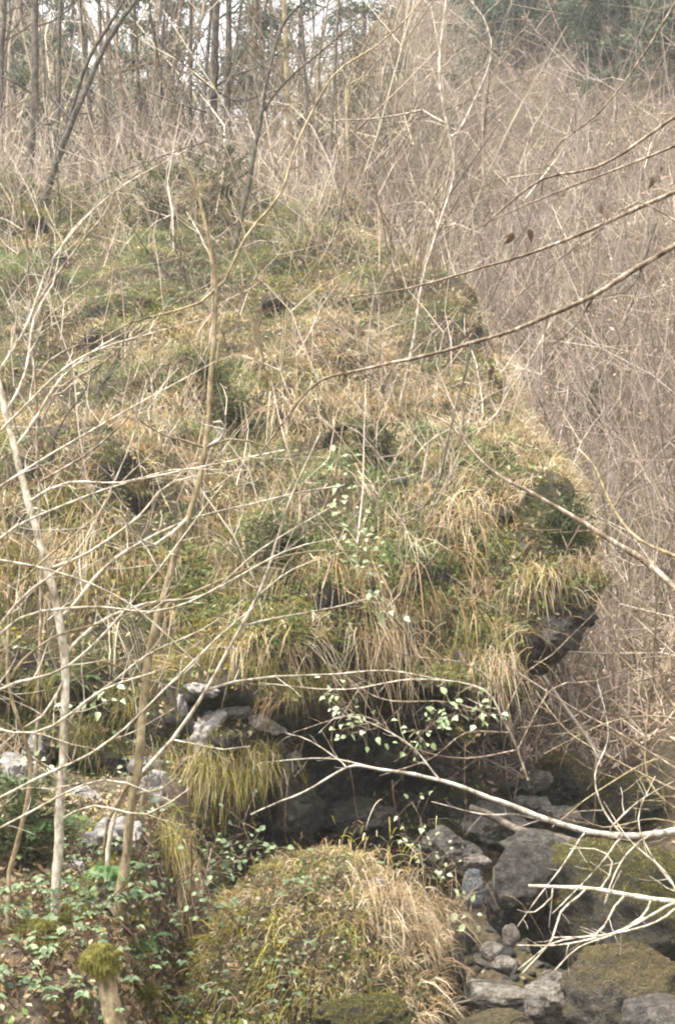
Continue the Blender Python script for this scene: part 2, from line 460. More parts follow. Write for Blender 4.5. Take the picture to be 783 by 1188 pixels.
def norm(a): return a / (np.linalg.norm(a, axis=-1, keepdims=True) + 1e-9)
def blades(P, D, L, droop, width, colr, side=None, seg=3, seed=0, tipc=None):
    """tapering curved ribbons. P roots, D initial dirs (n,3), L lengths, droop factor along -Z"""
    r = np.random.default_rng(seed); n = len(P)
    if side is None:
        side = norm(np.cross(D, r.normal(size=(n, 3))))
    s = np.linspace(0, 1, seg + 1)
    V = []
    for q, t in enumerate(s):
        c = P + D * (L * t)[:, None]; c[:, 2] -= droop * L * t ** 2
        if q < seg:
            w = (width * (1 - .55 * t))[:, None] * side
            V += [c - w, c + w]
        else: V.append(c)
    V = np.stack(V, 1); k = V.shape[1]
    f = []
    for q in range(seg - 1):
        a = 2 * q; f += [(a, a + 1, a + 3), (a, a + 3, a + 2)]
    a = 2 * (seg - 1); f.append((a, a + 1, a + 2))
    F = (np.arange(n) * k)[:, None, None] + np.array(f)[None]
    C = np.repeat(colr[:, None, :], k, 1)
    if tipc is not None:
        tt = np.concatenate([np.repeat(s[:-1], 2), s[-1:]])[None, :, None]
        C = C * (1 - tt * .6) + tipc[:, None, :] * tt * .6
    return V.reshape(-1, 3), F.reshape(-1, 3), C.reshape(-1, 3)
def tubes(PL, R, colr, sides=3):
    """PL (n,k,3) polylines, R (n,k) radii -> prism tubes"""
    n, k, _ = PL.shape
    T = norm(np.gradient(PL, axis=1))
    ref = np.where(np.abs(T[..., 2:3]) > .8, np.array([1., 0, 0]), np.array([0, 0, 1.]))
    A = norm(np.cross(T, ref)); B = np.cross(T, A)
    ang = np.arange(sides) * 2 * math.pi / sides
    V = PL[:, :, None, :] + R[:, :, None, None] * (A[:, :, None, :] * np.cos(ang)[None, None, :, None] + B[:, :, None, :] * np.sin(ang)[None, None, :, None])
    f = []
    for a in range(k - 1):
        for s in range(sides):
            s2 = (s + 1) % sides
            f.append((a * sides + s, a * sides + s2, (a + 1) * sides + s2, (a + 1) * sides + s))
    F = (np.arange(n) * k * sides)[:, None, None] + np.array(f)[None]
    C = np.repeat(colr[:, None, :], k * sides, 1)
    return V.reshape(-1, 3), F.reshape(-1, 4), C.reshape(-1, 3)
def cat(parts):
    V, F, C, o = [], [], [], 0
    for v, f, c in parts:
        V.append(v); F.append(f + o); C.append(c); o += len(v)
    return np.concatenate(V), np.concatenate(F), np.concatenate(C)

STRAW = np.array([(.52, .40, .24), (.40, .29, .16), (.60, .49, .34), (.33, .22, .11), (.22, .15, .075)])
RUST = np.array([(.28, .18, .085), (.22, .14, .06), (.33, .23, .11)])
GREEN = np.array([(.12, .17, .045), (.165, .21, .065), (.085, .125, .038), (.21, .25, .09), (.135, .18, .085)])
OLIVE = np.array([(.19, .17, .025), (.13, .12, .02), (.26, .22, .04)])
def pick(pal, n, r, jit=.18):
    return pal[r.integers(0, len(pal), n)] * (1 + r.normal(0, jit, (n, 1))).clip(.5, 1.6)

def grass_tufts(P, Nn, per, Lm, width, colfn, droopm, seed, spread=.05, up=.5, seg=3):
    """P tuft roots; each tuft leans one way and shares a colour family"""
    r = np.random.default_rng(seed); n = len(P)
    lean = norm(Nn * .6 + np.array([0, 0, up]) + r.normal(0, .35, (n, 3)))
    tl = Lm * np.exp(r.normal(0, .45, n)).clip(.4, 1.9); tcol = colfn(P, n, r)
    i = np.repeat(np.arange(n), per); m = len(i)
    p = P[i] + r.normal(0, spread, (m, 3)) * np.array([1, 1, .5])
    d = norm(lean[i] + r.normal(0, .33, (m, 3)))
    L = tl[i] * r.uniform(.5, 1.15, m)
    dr = droopm * r.uniform(.5, 1.5, m)
    c = tcol[i] * (1 + r.normal(0, .2, (m, 1))).clip(.45, 1.7)
    return blades(p, d, L, dr, width * r.uniform(.6, 1.3, m), c, seg=seg, seed=seed + 1, tipc=np.clip(c * 1.25 + .03, 0, .7))

def slope_col(P, n, r):
    a = fbm(P[:, 0], P[:, 1], P[:, 2], .9, 3, 61) + r.normal(0, .22, n)
    b = fbm(P[:, 0], P[:, 1], P[:, 2], .5, 2, 71) + r.normal(0, .15, n)
    c = pick(GREEN, n, r)
    ol = pick(OLIVE, n, r); st = pick(STRAW, n, r); ru = pick(RUST, n, r)
    c = np.where((b > .12 + .25 * sm(3.5, 5.5, P[:, 2]))[:, None], ol, c)
    z = P[:, 2]; thr = .06 + .16 * sm(4.8, 6.5, z) + .14 * sm(2.3, 1.2, z) - .08 * sm(2.2, 3.0, z) * sm(5.2, 4.2, z)
    c = np.where((a > thr)[:, None], st, c)
    low = (P[:, 2] < 2.4 + .4 * r.normal(size=n)) & (r.random(n) < .25)
    c = np.where((low & (a > -.05))[:, None], ru, c)
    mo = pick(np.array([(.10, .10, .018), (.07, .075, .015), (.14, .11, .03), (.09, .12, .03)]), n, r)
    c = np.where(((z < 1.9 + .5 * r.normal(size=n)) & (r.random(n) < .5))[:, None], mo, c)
    return c

# ---- grass over the bluff
def wb(c, n):
    lz = lip_z(c[:, 0])
    w = sm(-.25, .25, n[:, 2]) * np.where(c[:, 2] > lz - .15, 1, np.where(c[:, 0] < -1.2, .45, .06)) * in_view(c)
    w = w * (.10 + .90 * sm(-.35, .12, fbm(c[:, 0], c[:, 1], c[:, 2], 1.1, 3, 41)))
    w = w * np.where((c[:, 0] > -1.65) & (c[:, 0] < -.35) & (c[:, 2] < .42), .12, 1)
    return w * (14.0 / np.maximum(c[:, 1], 8)) ** 1.3
P, Nn = surf_sample(BV, BF, 14500, wb, 11)
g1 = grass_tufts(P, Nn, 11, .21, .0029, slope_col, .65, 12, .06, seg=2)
P2, N2 = surf_sample(BV, BF, 900, lambda c, n: wb(c, n) * (c[:, 2] < 4.0) * (n[:, 2] < .75), 13)
g2 = grass_tufts(P2, N2, 22, .34, .0030, lambda P, n, r: np.where((r.random(n) < .8)[:, None], pick(STRAW, n, r), pick(RUST, n, r)), 1.25, 14, .06, .2)
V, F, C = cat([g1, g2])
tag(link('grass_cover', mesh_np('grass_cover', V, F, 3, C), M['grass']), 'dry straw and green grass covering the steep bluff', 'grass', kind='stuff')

# ---- moss / small green herbs on the bluff: little leaf faces
def leaflets(P, Nn, size, colr, seed):
    r = np.random.default_rng(seed); n = len(P)
    a = norm(Nn + r.normal(0, .7, (n, 3))); t = norm(np.cross(a, r.normal(size=(n, 3)))); b = np.cross(a, t)
    s = (size * r.uniform(.5, 1.5, n))[:, None]
    c = P + Nn * (r.random(n)[:, None] * .05)
    V = np.stack([c - t * s, c - b * s * .5 + a * s * .15, c + t * s * 1.1, c + b * s * .5 + a * s * .15], 1)
    F = (np.arange(n) * 4)[:, None, None] + np.array([[0, 1, 2], [0, 2, 3]])[None]
    return V.reshape(-1, 3), F.reshape(-1, 3), np.repeat(colr, 4, 0)
r_ = np.random.default_rng(3)
def wm(c, n):
    return wb(c, n) * (sm(-.1, .25, fbm(c[:, 0], c[:, 1], c[:, 2], .8, 3, 91)) + 1.0 * sm(2.6, 1.2, c[:, 2]))
P, Nn = surf_sample(BV, BF, 46000, wm, 15)
mc = np.where((fbm(P[:, 0], P[:, 1], P[:, 2], .7, 2, 93) > 0)[:, None], pick(GREEN, len(P), r_), pick(OLIVE, len(P), r_))
P2, N2 = surf_sample(BV, BF, 38000, lambda c, n: in_view(c) * sm(-.4, .3, n[:, 2]) * (14.0 / np.maximum(c[:, 1], 8)), 16)
lc = np.where((r_.random(len(P2)) < .75)[:, None], pick(np.concatenate([STRAW * .7, RUST * .8]), len(P2), r_), pick(GREEN * .7, len(P2), r_))
V, F, C = cat([leaflets(P, Nn, .022, mc, 17), leaflets(P2, N2, .024, lc, 18)])
tag(link('moss_and_herbs', mesh_np('moss_and_herbs', V, F, 3, C, False), M['grass']), 'low green moss and herbs between the grass on the bluff', 'moss', kind='stuff')

# ---- mound cover
MVw = mv * mound_r + mound_c
P, Nn = surf_sample(MVw, mf, 900, lambda c, n: sm(-.2, .4, n[:, 2]) * sm(.0, .5, -n[:, 1] + .5), 21)
def mound_col(P, n, r):
    right = sm(-.1, .5, P[:, 0]) + r.normal(0, .2, n)
    return np.where((right > .45)[:, None], pick(STRAW * .95, n, r), np.where((r.random(n) < .5)[:, None], pick(OLIVE * 1.0, n, r), pick(STRAW * .75, n, r)))
g = grass_tufts(P, Nn, 12, .17, .0026, mound_col, .9, 22, .03)
P3, N3 = surf_sample(MVw, mf, 13000, lambda c, n: sm(-.1, .5, n[:, 2]), 23)
lm = np.where((r_.random(len(P3)) < .25)[:, None], pick(GREEN * .9, len(P3), r_), pick(STRAW * .55, len(P3), r_))
V, F, C = cat([g, leaflets(P3, N3, .014, lm, 24)])
tag(link('mound_grass', mesh_np('mound_grass', V, F, 3, C, False), M['grass']), 'short grass, moss and dead leaves covering the low mound', 'grass', kind='stuff')

# ---- litter and low plants on the near ground and left bank
def wg(c, n):
    return in_view(c) * (c[:, 1] > 6) * (c[:, 1] < 17) * np.where(c[:, 0] < -.7, 1.0, .25) * (c[:, 0] < 4.5)
P, Nn = surf_sample(GV, GF, 20000, wg, 31)
left = P[:, 0] < -.7
lc = np.where((r_.random(len(P)) < np.where(left, .42, .08))[:, None], pick(GREEN * .8, len(P), r_), pick(STRAW * .5, len(P), r_))
l1 = leaflets(P, Nn, .022, lc, 32)
P, Nn = surf_sample(GV, GF, 17000, lambda c, n: (c[:, 0] < -.55) * (c[:, 0] > -3.2) * (c[:, 1] > 5.6) * (c[:, 1] < 10), 35)
lc = np.where((fbm(P[:, 0], P[:, 1], P[:, 2], 2.2, 2, 36) + r_.normal(0, .25, len(P)) > .1)[:, None], pick(np.concatenate([GREEN * .75, OLIVE]), len(P), r_), pick(STRAW * .55, len(P), r_))
l2 = leaflets(P, Nn, .020, lc, 37)
P, Nn = surf_sample(GV, GF, 1400, lambda c, n: wg(c, n) * (c[:, 0] < -.7), 33)
g = grass_tufts(P, Nn, 10, .16, .0022, lambda P, n, r: np.where((r.random(n) < .6)[:, None], pick(OLIVE * 1.2, n, r), pick(STRAW * .7, n, r)), .9, 34, .03)
V, F, C = cat([l1, l2, g])
tag(link('leaf_litter', mesh_np('leaf_litter', V, F, 3, C, False), M['litter']), 'brown dead leaves and moss bits strewn over bank and stream ground', 'leaf litter', kind='stuff')

# ---- far hillside: grass, litter and a dense growth of thin bare shoots
def wh(c, n):
    y = c[:, 1]; ok = (y > 15) & (y < 75) & (np.abs(c[:, 0] / y) < .34)
    return ok * (18 / np.maximum(y, 15)) ** 1.5 * np.where(c[:, 0] < -9, .5, 1) * np.where((c[:, 0] < 2) & (y > 22), 1.3, 1)
P, Nn = surf_sample(GV, GF, 8800, wh, 41)
BROWN = np.array([(.50, .37, .27), (.42, .31, .23), (.58, .46, .36), (.28, .20, .14)])
g = grass_tufts(P, Nn, 6, .6, .010, lambda P, n, r: np.where(((fbm(P[:, 0], P[:, 1], P[:, 2], .18, 2, 81) + r.normal(0, .12, n)) > .22)[:, None], pick(GREEN, n, r), pick(BROWN, n, r)), .6, 42, .16, seg=2)
tag(link('hillside_grass', mesh_np('hillside_grass', *g[:2], 3, g[2]), M['grass']), 'faded brown grass and bracken on the far hillside', 'grass', kind='stuff')
P, Nn = surf_sample(GV, GF, 34000, wh, 47)
lc = pick(np.array([(.52, .38, .29), (.38, .27, .20), (.60, .47, .38), (.22, .15, .11), (.18, .165, .07)]), len(P), r_)
V, F, C = leaflets(P, Nn, .045, lc, 48)
tag(link('hillside_litter', mesh_np('hillside_litter', V, F, 3, C, False), M['litter']), 'pinkish brown dead leaves lying on the far hillside', 'leaf litter', kind='stuff')
def shoots(P, Lm, rad, seed, colr, k=5, bend=.25, sides=3, lean=.35):
    r = np.random.default_rng(seed); n = len(P)
    d = norm(np.array([0, 0, 1.]) + r.normal(0, lean, (n, 3)))
    L = Lm * np.exp(r.normal(0, .35, n))
    pts = [P.copy()]
    for q in range(k - 1):
        d = norm(d + r.normal(0, bend, (n, 3)) + np.array([0, 0, .05]))
        pts.append(pts[-1] + d * (L / (k - 1))[:, None])
    PL = np.stack(pts, 1)
    R = rad * L[:, None] / Lm * np.linspace(1, .3, k)[None]
    return PL, R, colr
def shoot_mass(P, Lm, rad, seed, pal, sub=3, bend=.25):
    r = np.random.default_rng(seed)
    c = pick(pal, len(P), r)
    PL, R, _ = shoots(P, Lm, rad, seed, c, bend=bend)
    out = [tubes(PL, R, c)]
    for s in range(sub):
        q = r.integers(1, PL.shape[1] - 1, len(P)); ii = np.arange(len(P))
        PL2, R2, _ = shoots(PL[ii, q], Lm * .42, rad * .6, seed + 5 + s, c, k=4, bend=bend, lean=.8)
        out.append(tubes(PL2, R2, c * 1.1))
    return cat(out)
P, Nn = surf_sample(GV, GF, 1900, wh, 43)
BARK = np.array([(.27, .205, .155), (.36, .29, .23), (.18, .14, .11), (.46, .39, .32)])
V, F, C = shoot_mass(P, 2.0, .0105, 44, BARK, 4, .24)
tag(link('brushwood', mesh_np('brushwood', V, F, 4, C), M['twigs']), 'dense haze of thin bare grey brown shoots on the far hillside', 'brushwood', kind='stuff')
P, Nn = surf_sample(GV, GF, 620, lambda c, n: (c[:, 1] > 25.8) * (c[:, 1] < 40) * (c[:, 0] / np.maximum(c[:, 1], 1) > -.3) * (c[:, 0] / np.maximum(c[:, 1], 1) < .08), 49)
V, F, C = shoot_mass(P, 5.2, .02, 50, BARK * np.array([.78, .8, .72]), 7, .2)
tag(link('thicket', mesh_np('thicket', V, F, 4, C), M['twigs']), 'tall grey brown thicket of twigs in the wood behind the ridge', 'thicket', kind='stuff')
def whr(c, n):
    y = np.maximum(c[:, 1], 1); u = c[:, 0] / y
    return (y > 16.8) * (y < 48) * (u > .02) * (u < .32) * (20 / y) ** 1.2
P, Nn = surf_sample(GV, GF, 1500, whr, 53)
V, F, C = shoot_mass(P, 2.6, .0085, 54, np.concatenate([BARK, BARK * .5, BARK * .8]), 7, .22)
tag(link('hillside_brush', mesh_np('hillside_brush', V, F, 4, C), M['twigs']), 'tall pale bare brush crowding the far hillside right of the bluff', 'brushwood', kind='stuff')
# bare shoots on the bluff itself
P, Nn = surf_sample(BV, BF, 1300, lambda c, n: wb(c, n) * (.25 + sm(5.0, 7.5, c[:, 2])), 45)
V, F, C = shoot_mass(P, 1.15, .005, 46, BARK, 3, .3)
tag(link('bluff_shoots', mesh_np('bluff_shoots', V, F, 4, C), M['twigs']), 'thin bare shoots sprouting all over the grassy bluff', 'brushwood', kind='stuff')
#--PART3--
# ------------------------------------------------------------------ woody plants
def cr_curve(P, step):
    """Catmull-Rom through P (list of Vector), resampled about every step"""
    P = [np.array(p, float) for p in P]
    if len(P) < 3:
        n = max(2, int(np.linalg.norm(P[-1] - P[0]) / step)); return np.array([P[0] + (P[-1] - P[0]) * t for t in np.linspace(0, 1, n + 1)])
    Q = [2 * P[0] - P[1]] + P + [2 * P[-1] - P[-2]]
    out = []
    for i in range(1, len(Q) - 2):
        p0, p1, p2, p3 = Q[i - 1:i + 3]
        n = max(1, int(np.linalg.norm(p2 - p1) / step))
        for t in np.arange(n) / n:
            out.append(.5 * ((2 * p1) + (p2 - p0) * t + (2 * p0 - 5 * p1 + 4 * p2 - p3) * t * t + (3 * p1 - p0 - 3 * p2 + p3) * t ** 3))
    out.append(P[-1]); return np.array(out)
class Wood:
    """collects tubes -> one mesh"""
    def __init__(s): s.V = []; s.F = []; s.n = 0
    def tube(s, pts, r0, r1, sides=5, wob=0, rr=None, knots=0):
        pts = np.array(pts, float); k = len(pts)
        if k < 2: return pts
        if wob:
            w = (rr or rng).normal(0, wob, (k, 3)); w[0] = 0
            if k > 4: w[1:-1] = (w[:-2] + w[1:-1] + w[2:]) / 2
            pts = pts + w
        T = norm(np.gradient(pts, axis=0))
        ref = np.array([1., 0, 0]) if abs(T[0][2]) > .7 else np.array([0, 0, 1.])
        A = np.cross(T, ref); A = norm(A); B = np.cross(T, A)
        t = np.linspace(0, 1, k); R = r0 + (r1 - r0) * t
        if knots: R = R * (1 + knots * np.abs(rng.normal(0, 1, k)) * (rng.random(k) < .3))
        ang = np.arange(sides) * 2 * math.pi / sides
        V = pts[:, None] + R[:, None, None] * (A[:, None] * np.cos(ang)[None, :, None] + B[:, None] * np.sin(ang)[None, :, None])
        s.V.append(V.reshape(-1, 3))
        for a in range(k - 1):
            for q in range(sides):
                q2 = (q + 1) % sides
                s.F.append((s.n + a * sides + q, s.n + a * sides + q2, s.n + (a + 1) * sides + q2, s.n + (a + 1) * sides + q))
        s.n += k * sides
        return pts
    def twigs(s, pts, r, every, length, level=2, up=.25, spread=.9, bias=None, start=.12, sides=3, flat=0):
        """side shoots along a polyline"""
        L = np.cumsum(np.r_[0, np.linalg.norm(np.diff(pts, axis=0), axis=1)])
        pos = L[-1] * start + every * random.random(); sgn = 1
        while pos < L[-1] * .98:
            i = min(int(np.searchsorted(L, pos)), len(pts) - 1); i = max(1, i)
            t = norm(pts[i] - pts[i - 1])
            side = norm(np.cross(t, np.array([0, 1., 0])) * sgn + rng.normal(0, .45, 3)); sgn = -sgn
            d = norm(t * .75 + side * spread + np.array([0, 0, up * .5]) + (bias if bias is not None else 0))
            l = length * random.uniform(.4, 1.25) * (1 - .45 * pos / L[-1]); rr = r * (1 - .5 * pos / L[-1])
            k = max(3, int(l / .07)); k = min(k, 9); p = [pts[i - 1]]
            for q in range(k):
                d = norm(d + rng.normal(0, .13, 3) + np.array([0, 0, up * .12])); p.append(p[-1] + d * l / k)
            p = np.array(p); s.tube(p, rr, rr * .4, sides)
            if level > 1: s.twigs(p, rr * .7, every * .75, l * .5, level - 1, up, spread, bias, .2, 3)
            pos += every * random.uniform(.5, 1.6)
    def mesh(s, name, org=(0, 0, 0)):
        V = np.concatenate(s.V) - np.array(org); return mesh_np(name, V, np.array(s.F), 4)
def trace(px, Y0, Y1=None, step=.09):
    n = len(px); Y1 = Y0 if Y1 is None else Y1
    if n == 2: px = [px[0], ((px[0][0] + px[1][0]) / 2, (px[0][1] + px[1][1]) / 2), px[1]]; n = 3
    P = [at(a, b, Y0 + (Y1 - Y0) * i / (n - 1)) for i, (a, b) in enumerate(px)]
    return cr_curve(P, step)

FAT, FAT2 = 1.1, 1.45
def woody(name, label, cat, stem_px, Y, r0, r1, mat, branches=(), group=None, rooted=True, tw=(.22, .35, .004, 2), stem_tw=None, lean=0, sides=7, lift=.25, step=.09):
    """a sapling/bush traced as a stem with branches, all at its own distance. branches: (px list, r0, r1, depth shift)"""
    Yin = Y
    if rooted:
        b, _ = hit(*stem_px[0]); Yb = b.y if Y is None else Y
        if Y is None: Y = b.y
    if rooted and Yin is None: r0 *= Y / 13.5; r1 *= Y / 13.5; tw = (tw[0] * 1.3, tw[1] * 1.4, tw[2] * 1.2, tw[3]) if tw else tw
    pts = trace(stem_px, Y, Y + lean, step)
    if rooted:
        g = drop(pts[0][0], pts[0][1], pts[0][2] + 1.2)
        if abs(g.z - pts[0][2]) < 1.5: pts = np.vstack([[pts[0][0], pts[0][1], min(g.z, pts[0][2]) - .08], pts])
    org = tuple(pts[0]); root = empty(name, org); tag(root, label, cat, group)
    w = Wood(); p2 = w.tube(pts, r0 * FAT, r1 * FAT, sides, r0 * .26, knots=.13); link('stem', w.mesh(name + '_stem', org), M[mat], root)
    if stem_tw:
        w = Wood(); w.twigs(p2, stem_tw[2], stem_tw[0], stem_tw[1], stem_tw[3], lift)
        if w.n: link('twig', w.mesh(name + '_twig', org), M[mat], root)
    for br in branches:
        bp, a, b2, dy = br[:4]
        if Yin is None: a *= Y / 13.5; b2 *= Y / 13.5
        p = trace(bp, 1, 1)                           # find where it leaves the stem, start there
        s0 = np.array(at(*bp[0], Y)); j = int(np.argmin(np.linalg.norm(p2 - s0, axis=1)))
        Ys = p2[j][1]
        p = trace(bp, Ys, Ys + dy, step)
        if np.linalg.norm(p2[j] - p[0]) < .35: p[0] = p2[j]
        w = Wood(); a *= FAT2; b2 *= FAT2; pp = w.tube(p, a, b2, 5, a * .2, knots=.1)
        if tw: w.twigs(pp, min(tw[2] * FAT2, a * .6), tw[0] * .75, tw[1] * 1.25, tw[3], lift)
        link('branch', w.mesh(name + '_branch', org), M[br[4] if len(br) > 4 else mat], root)
    return root

# ---- foreground saplings on the left
woody('sapling', 'pale slender sapling curving up from the left bank to the left edge', 'sapling',
      [(66, 1035), (72, 930), (77, 840), (76, 760), (67, 700), (50, 640), (34, 580), (17, 520), (2, 455), (-14, 390), (-30, 330)], 7.4, .024, .014, 'bark_pale', [
      ([(76, 760), (110, 725), (170, 700), (240, 690), (300, 640), (380, 590)], .007, .002, .5),
      ([(72, 720), (120, 660), (165, 628), (230, 600), (330, 575), (400, 562)], .008, .002, .6),
      ([(60, 660), (105, 640), (160, 600), (200, 560), (290, 545)], .006, .002, .4),
      ([(34, 580), (80, 560), (140, 560), (200, 545), (260, 545)], .005, .0015, -.4),
      ([(17, 520), (45, 480), (70, 440), (120, 400), (160, 380)], .006, .0015, .5),
      ([(8, 480), (30, 430), (40, 370), (62, 330), (75, 280), (110, 240)], .006, .0015, .5),
      ([(77, 830), (120, 800), (170, 760), (235, 730), (290, 690)], .006, .0015, .4),
      ([(76, 900), (40, 880), (10, 850), (-20, 830)], .005, .002, -.3),
      ([(70, 950), (110, 935), (170, 945), (220, 915)], .005, .002, -.2),
      ([(74, 790), (50, 830), (20, 850), (-15, 880)], .005, .002, -.2),
      ([(50, 640), (25, 620), (0, 615), (-25, 600)], .006, .003, -.2)], tw=(.22, .33, .0032, 2))
woody('sapling', 'tall tan sapling with a broken pale tip rising left of centre', 'sapling',
      [(137, 1035), (150, 960), (161, 880), (170, 790), (181, 715), (201, 660), (221, 600), (238, 520), (245, 440), (252, 355), (245, 300), (233, 235), (211, 168)], 7.7, .024, .0075, 'bark_tan', [
      ([(161, 890), (125, 955), (120, 990)], .008, .006, .1),
      ([(252, 345), (285, 275), (325, 225), (345, 165), (385, 90), (440, 50), (480, 12), (500, -20)], .0065, .003, .5, 'bark_tan'),
      ([(250, 345), (200, 362), (150, 375), (90, 410)], .006, .002, -.3),
      ([(241, 300), (232, 270), (216, 245)], .006, .003, .1, 'bark_pale'),
      ([(238, 512), (255, 510), (262, 497), (256, 488), (247, 490)], .007, .004, -.15, 'bark_birch'),
      ([(236, 515), (190, 505), (160, 485), (150, 470)], .005, .002, -.3),
      ([(240, 510), (290, 512), (330, 530), (345, 548)], .005, .002, .2),
      ([(221, 600), (180, 632), (150, 612), (140, 595)], .008, .003, -.3, 'bark_pale'),
      ([(181, 705), (220, 690), (300, 655), (360, 640), (440, 640)], .006, .002, .4),
      ([(170, 790), (130, 770), (90, 762), (20, 770)], .005, .002, -.4),
      ([(156, 920), (190, 915), (215, 890)], .005, .002, -.2)], tw=(.3, .3, .003, 2))
woody('sapling', 'thin pale shoot slanting up to the right from the tan sapling foot', 'sapling',
      [(125, 985), (135, 935), (165, 895), (200, 858), (240, 800), (270, 745), (300, 690), (320, 630), (345, 560), (372, 500)], 7.9, .012, .004, 'bark_pale', [
      ([(247, 795), (320, 785), (390, 782), (450, 778), (520, 790)], .005, .002, .3),
      ([(280, 725), (330, 715), (400, 702), (440, 690)], .0045, .0015, .3),
      ([(300, 690), (340, 660), (400, 640)], .004, .0015, .3),
      ([(200, 858), (260, 870), (290, 866)], .004, .0015, -.2)], tw=(.3, .25, .0028, 1))
woody('sapling', 'slim grey shoot close to the left edge beside the pale sapling', 'sapling',
      [(12, 1010), (28, 950), (36, 880), (10, 790), (12, 680), (4, 600), (-10, 520)], 7.2, .011, .006, 'bark_tan', [
      ([(12, 690), (50, 650), (110, 600), (130, 570)], .006, .002, .3),
      ([(10, 780), (60, 740), (130, 720), (200, 690)], .005, .002, .4)], tw=(.25, .3, .003, 2))
woody('sapling', 'slender bare sapling with fine crossing twigs at the left, below the ridge trunks', 'sapling',
      [(36, 1000), (44, 840), (48, 700), (46, 560), (40, 440), (34, 330), (28, 245)], 8.6, .012, .006, 'bark_brown', [
      ([(44, 500), (70, 450), (120, 420), (190, 360), (260, 320)], .006, .002, .5),
      ([(40, 430), (90, 400), (150, 395), (220, 350)], .006, .0015, .4),
      ([(36, 360), (80, 300), (120, 250), (140, 215), (200, 180)], .006, .002, .4),
      ([(36, 350), (10, 320), (-10, 290)], .005, .002, 0),
      ([(46, 560), (110, 520), (160, 470), (200, 400)], .006, .002, .4)], tw=(.17, .3, .003, 2))
woody('sapling', 'dark forked sapling leaning right in the upper left corner', 'sapling',
      [(48, 243), (62, 200), (85, 140), (110, 80), (135, 32), (165, -8), (190, -40)], None, .034, .018, 'bark_dark', [
      ([(68, 190), (82, 130), (102, 70), (142, 5), (160, -30)], .020, .010, .4),
      ([(40, 245), (75, 232), (140, 200), (215, 172), (240, 165)], .012, .004, .5),
      ([(85, 140), (60, 110), (50, 60), (45, 10)], .010, .003, .4)], tw=(.35, .6, .005, 2), step=.16)
woody('sapling', 'dark upright sapling with fan of twigs above the slope', 'sapling',
      [(268, 300), (280, 255), (292, 195), (304, 130), (312, 80), (326, 32), (345, 8), (375, -10)], None, .026, .010, 'bark_dark', [
      ([(292, 195), (250, 225), (225, 240)], .008, .003, .2),
      ([(304, 130), (330, 95), (372, 60), (420, 20)], .010, .004, .3),
      ([(312, 85), (285, 55), (270, 20)], .008, .003, .3)], tw=(.35, .5, .004, 2), step=.16)
woody('birch_sapling', 'white barked crooked sapling in the upper middle', 'sapling',
      [(462, 480), (470, 440), (482, 380), (490, 325), (508, 262), (526, 205), (521, 160), (510, 90), (514, 30), (520, -20)], None, .015, .010, 'bark_birch', [
      ([(521, 150), (490, 128), (468, 133), (430, 138), (388, 140)], 0.0090, 0.0048, .5),
      ([(523, 170), (548, 120), (570, 62), (560, 20), (545, 0)], 0.0080, 0.0048, .4),
      ([(526, 200), (545, 160), (566, 120), (580, 70), (610, 30)], 0.0060, 0.0030, .6, 'bark_brown'),
      ([(510, 262), (490, 235), (455, 238)], 0.0050, 0.0024, .2),
      ([(512, 110), (495, 70), (470, 60), (440, 68)], 0.0050, 0.0024, .3),
      ([(508, 262), (530, 255), (560, 230), (600, 215)], 0.0040, 0.0018, .3, 'bark_brown')], tw=(.4, .6, .005, 2), step=.16)
woody('sapling', 'thin bent sapling with grey twigs right of the spur', 'sapling',
      [(668, 480), (672, 440), (668, 380), (676, 330), (672, 260), (680, 200)], None, .020, .008, 'bark_brown', [
      ([(672, 440), (700, 420), (740, 405), (790, 400)], .010, .004, .5),
      ([(668, 470), (690, 500), (700, 545), (712, 590), (740, 625), (765, 650)], .014, .006, -.5, 'bark_tan'),
      ([(670, 385), (650, 405), (655, 420)], .008, .003, .2, 'bark_birch')], tw=(.35, .5, .004, 2), step=.16)

woody('arching_shrub', 'bare shrub sending long pale arching twigs in from the left edge', 'shrub',
      [(-70, 1080), (-66, 900), (-60, 700), (-50, 520)], 7.0, .016, .008, 'bark_pale', [
      ([(-66, 900), (0, 735), (100, 705), (200, 706), (330, 640), (390, 625)], .006, .002, .5),
      ([(-64, 860), (0, 800), (80, 772), (160, 690), (260, 560)], .006, .002, .6),
      ([(-60, 700), (0, 625), (60, 592), (150, 560), (330, 522)], .006, .002, .5),
      ([(-55, 600), (30, 545), (120, 492), (250, 420)], .005, .002, .5),
      ([(-52, 560), (20, 480), (100, 412), (230, 372)], .005, .002, .5),
      ([(-66, 960), (40, 905), (130, 858), (250, 742), (300, 700)], .006, .002, .5),
      ([(-60, 640), (60, 662), (150, 700), (232, 772)], .005, .002, .3),
      ([(-52, 500), (25, 390), (62, 300), (130, 225), (215, 175)], .005, .002, .6),
      ([(-64, 820), (20, 700), (90, 640), (150, 520), (170, 440)], .005, .002, .5),
      ([(-66, 1000), (30, 945), (120, 905), (200, 930)], .005, .002, .1),
      ([(-64, 830), (40, 850), (120, 800), (180, 780)], .005, .002, .2)], tw=(.24, .34, .003, 2), rooted=False)
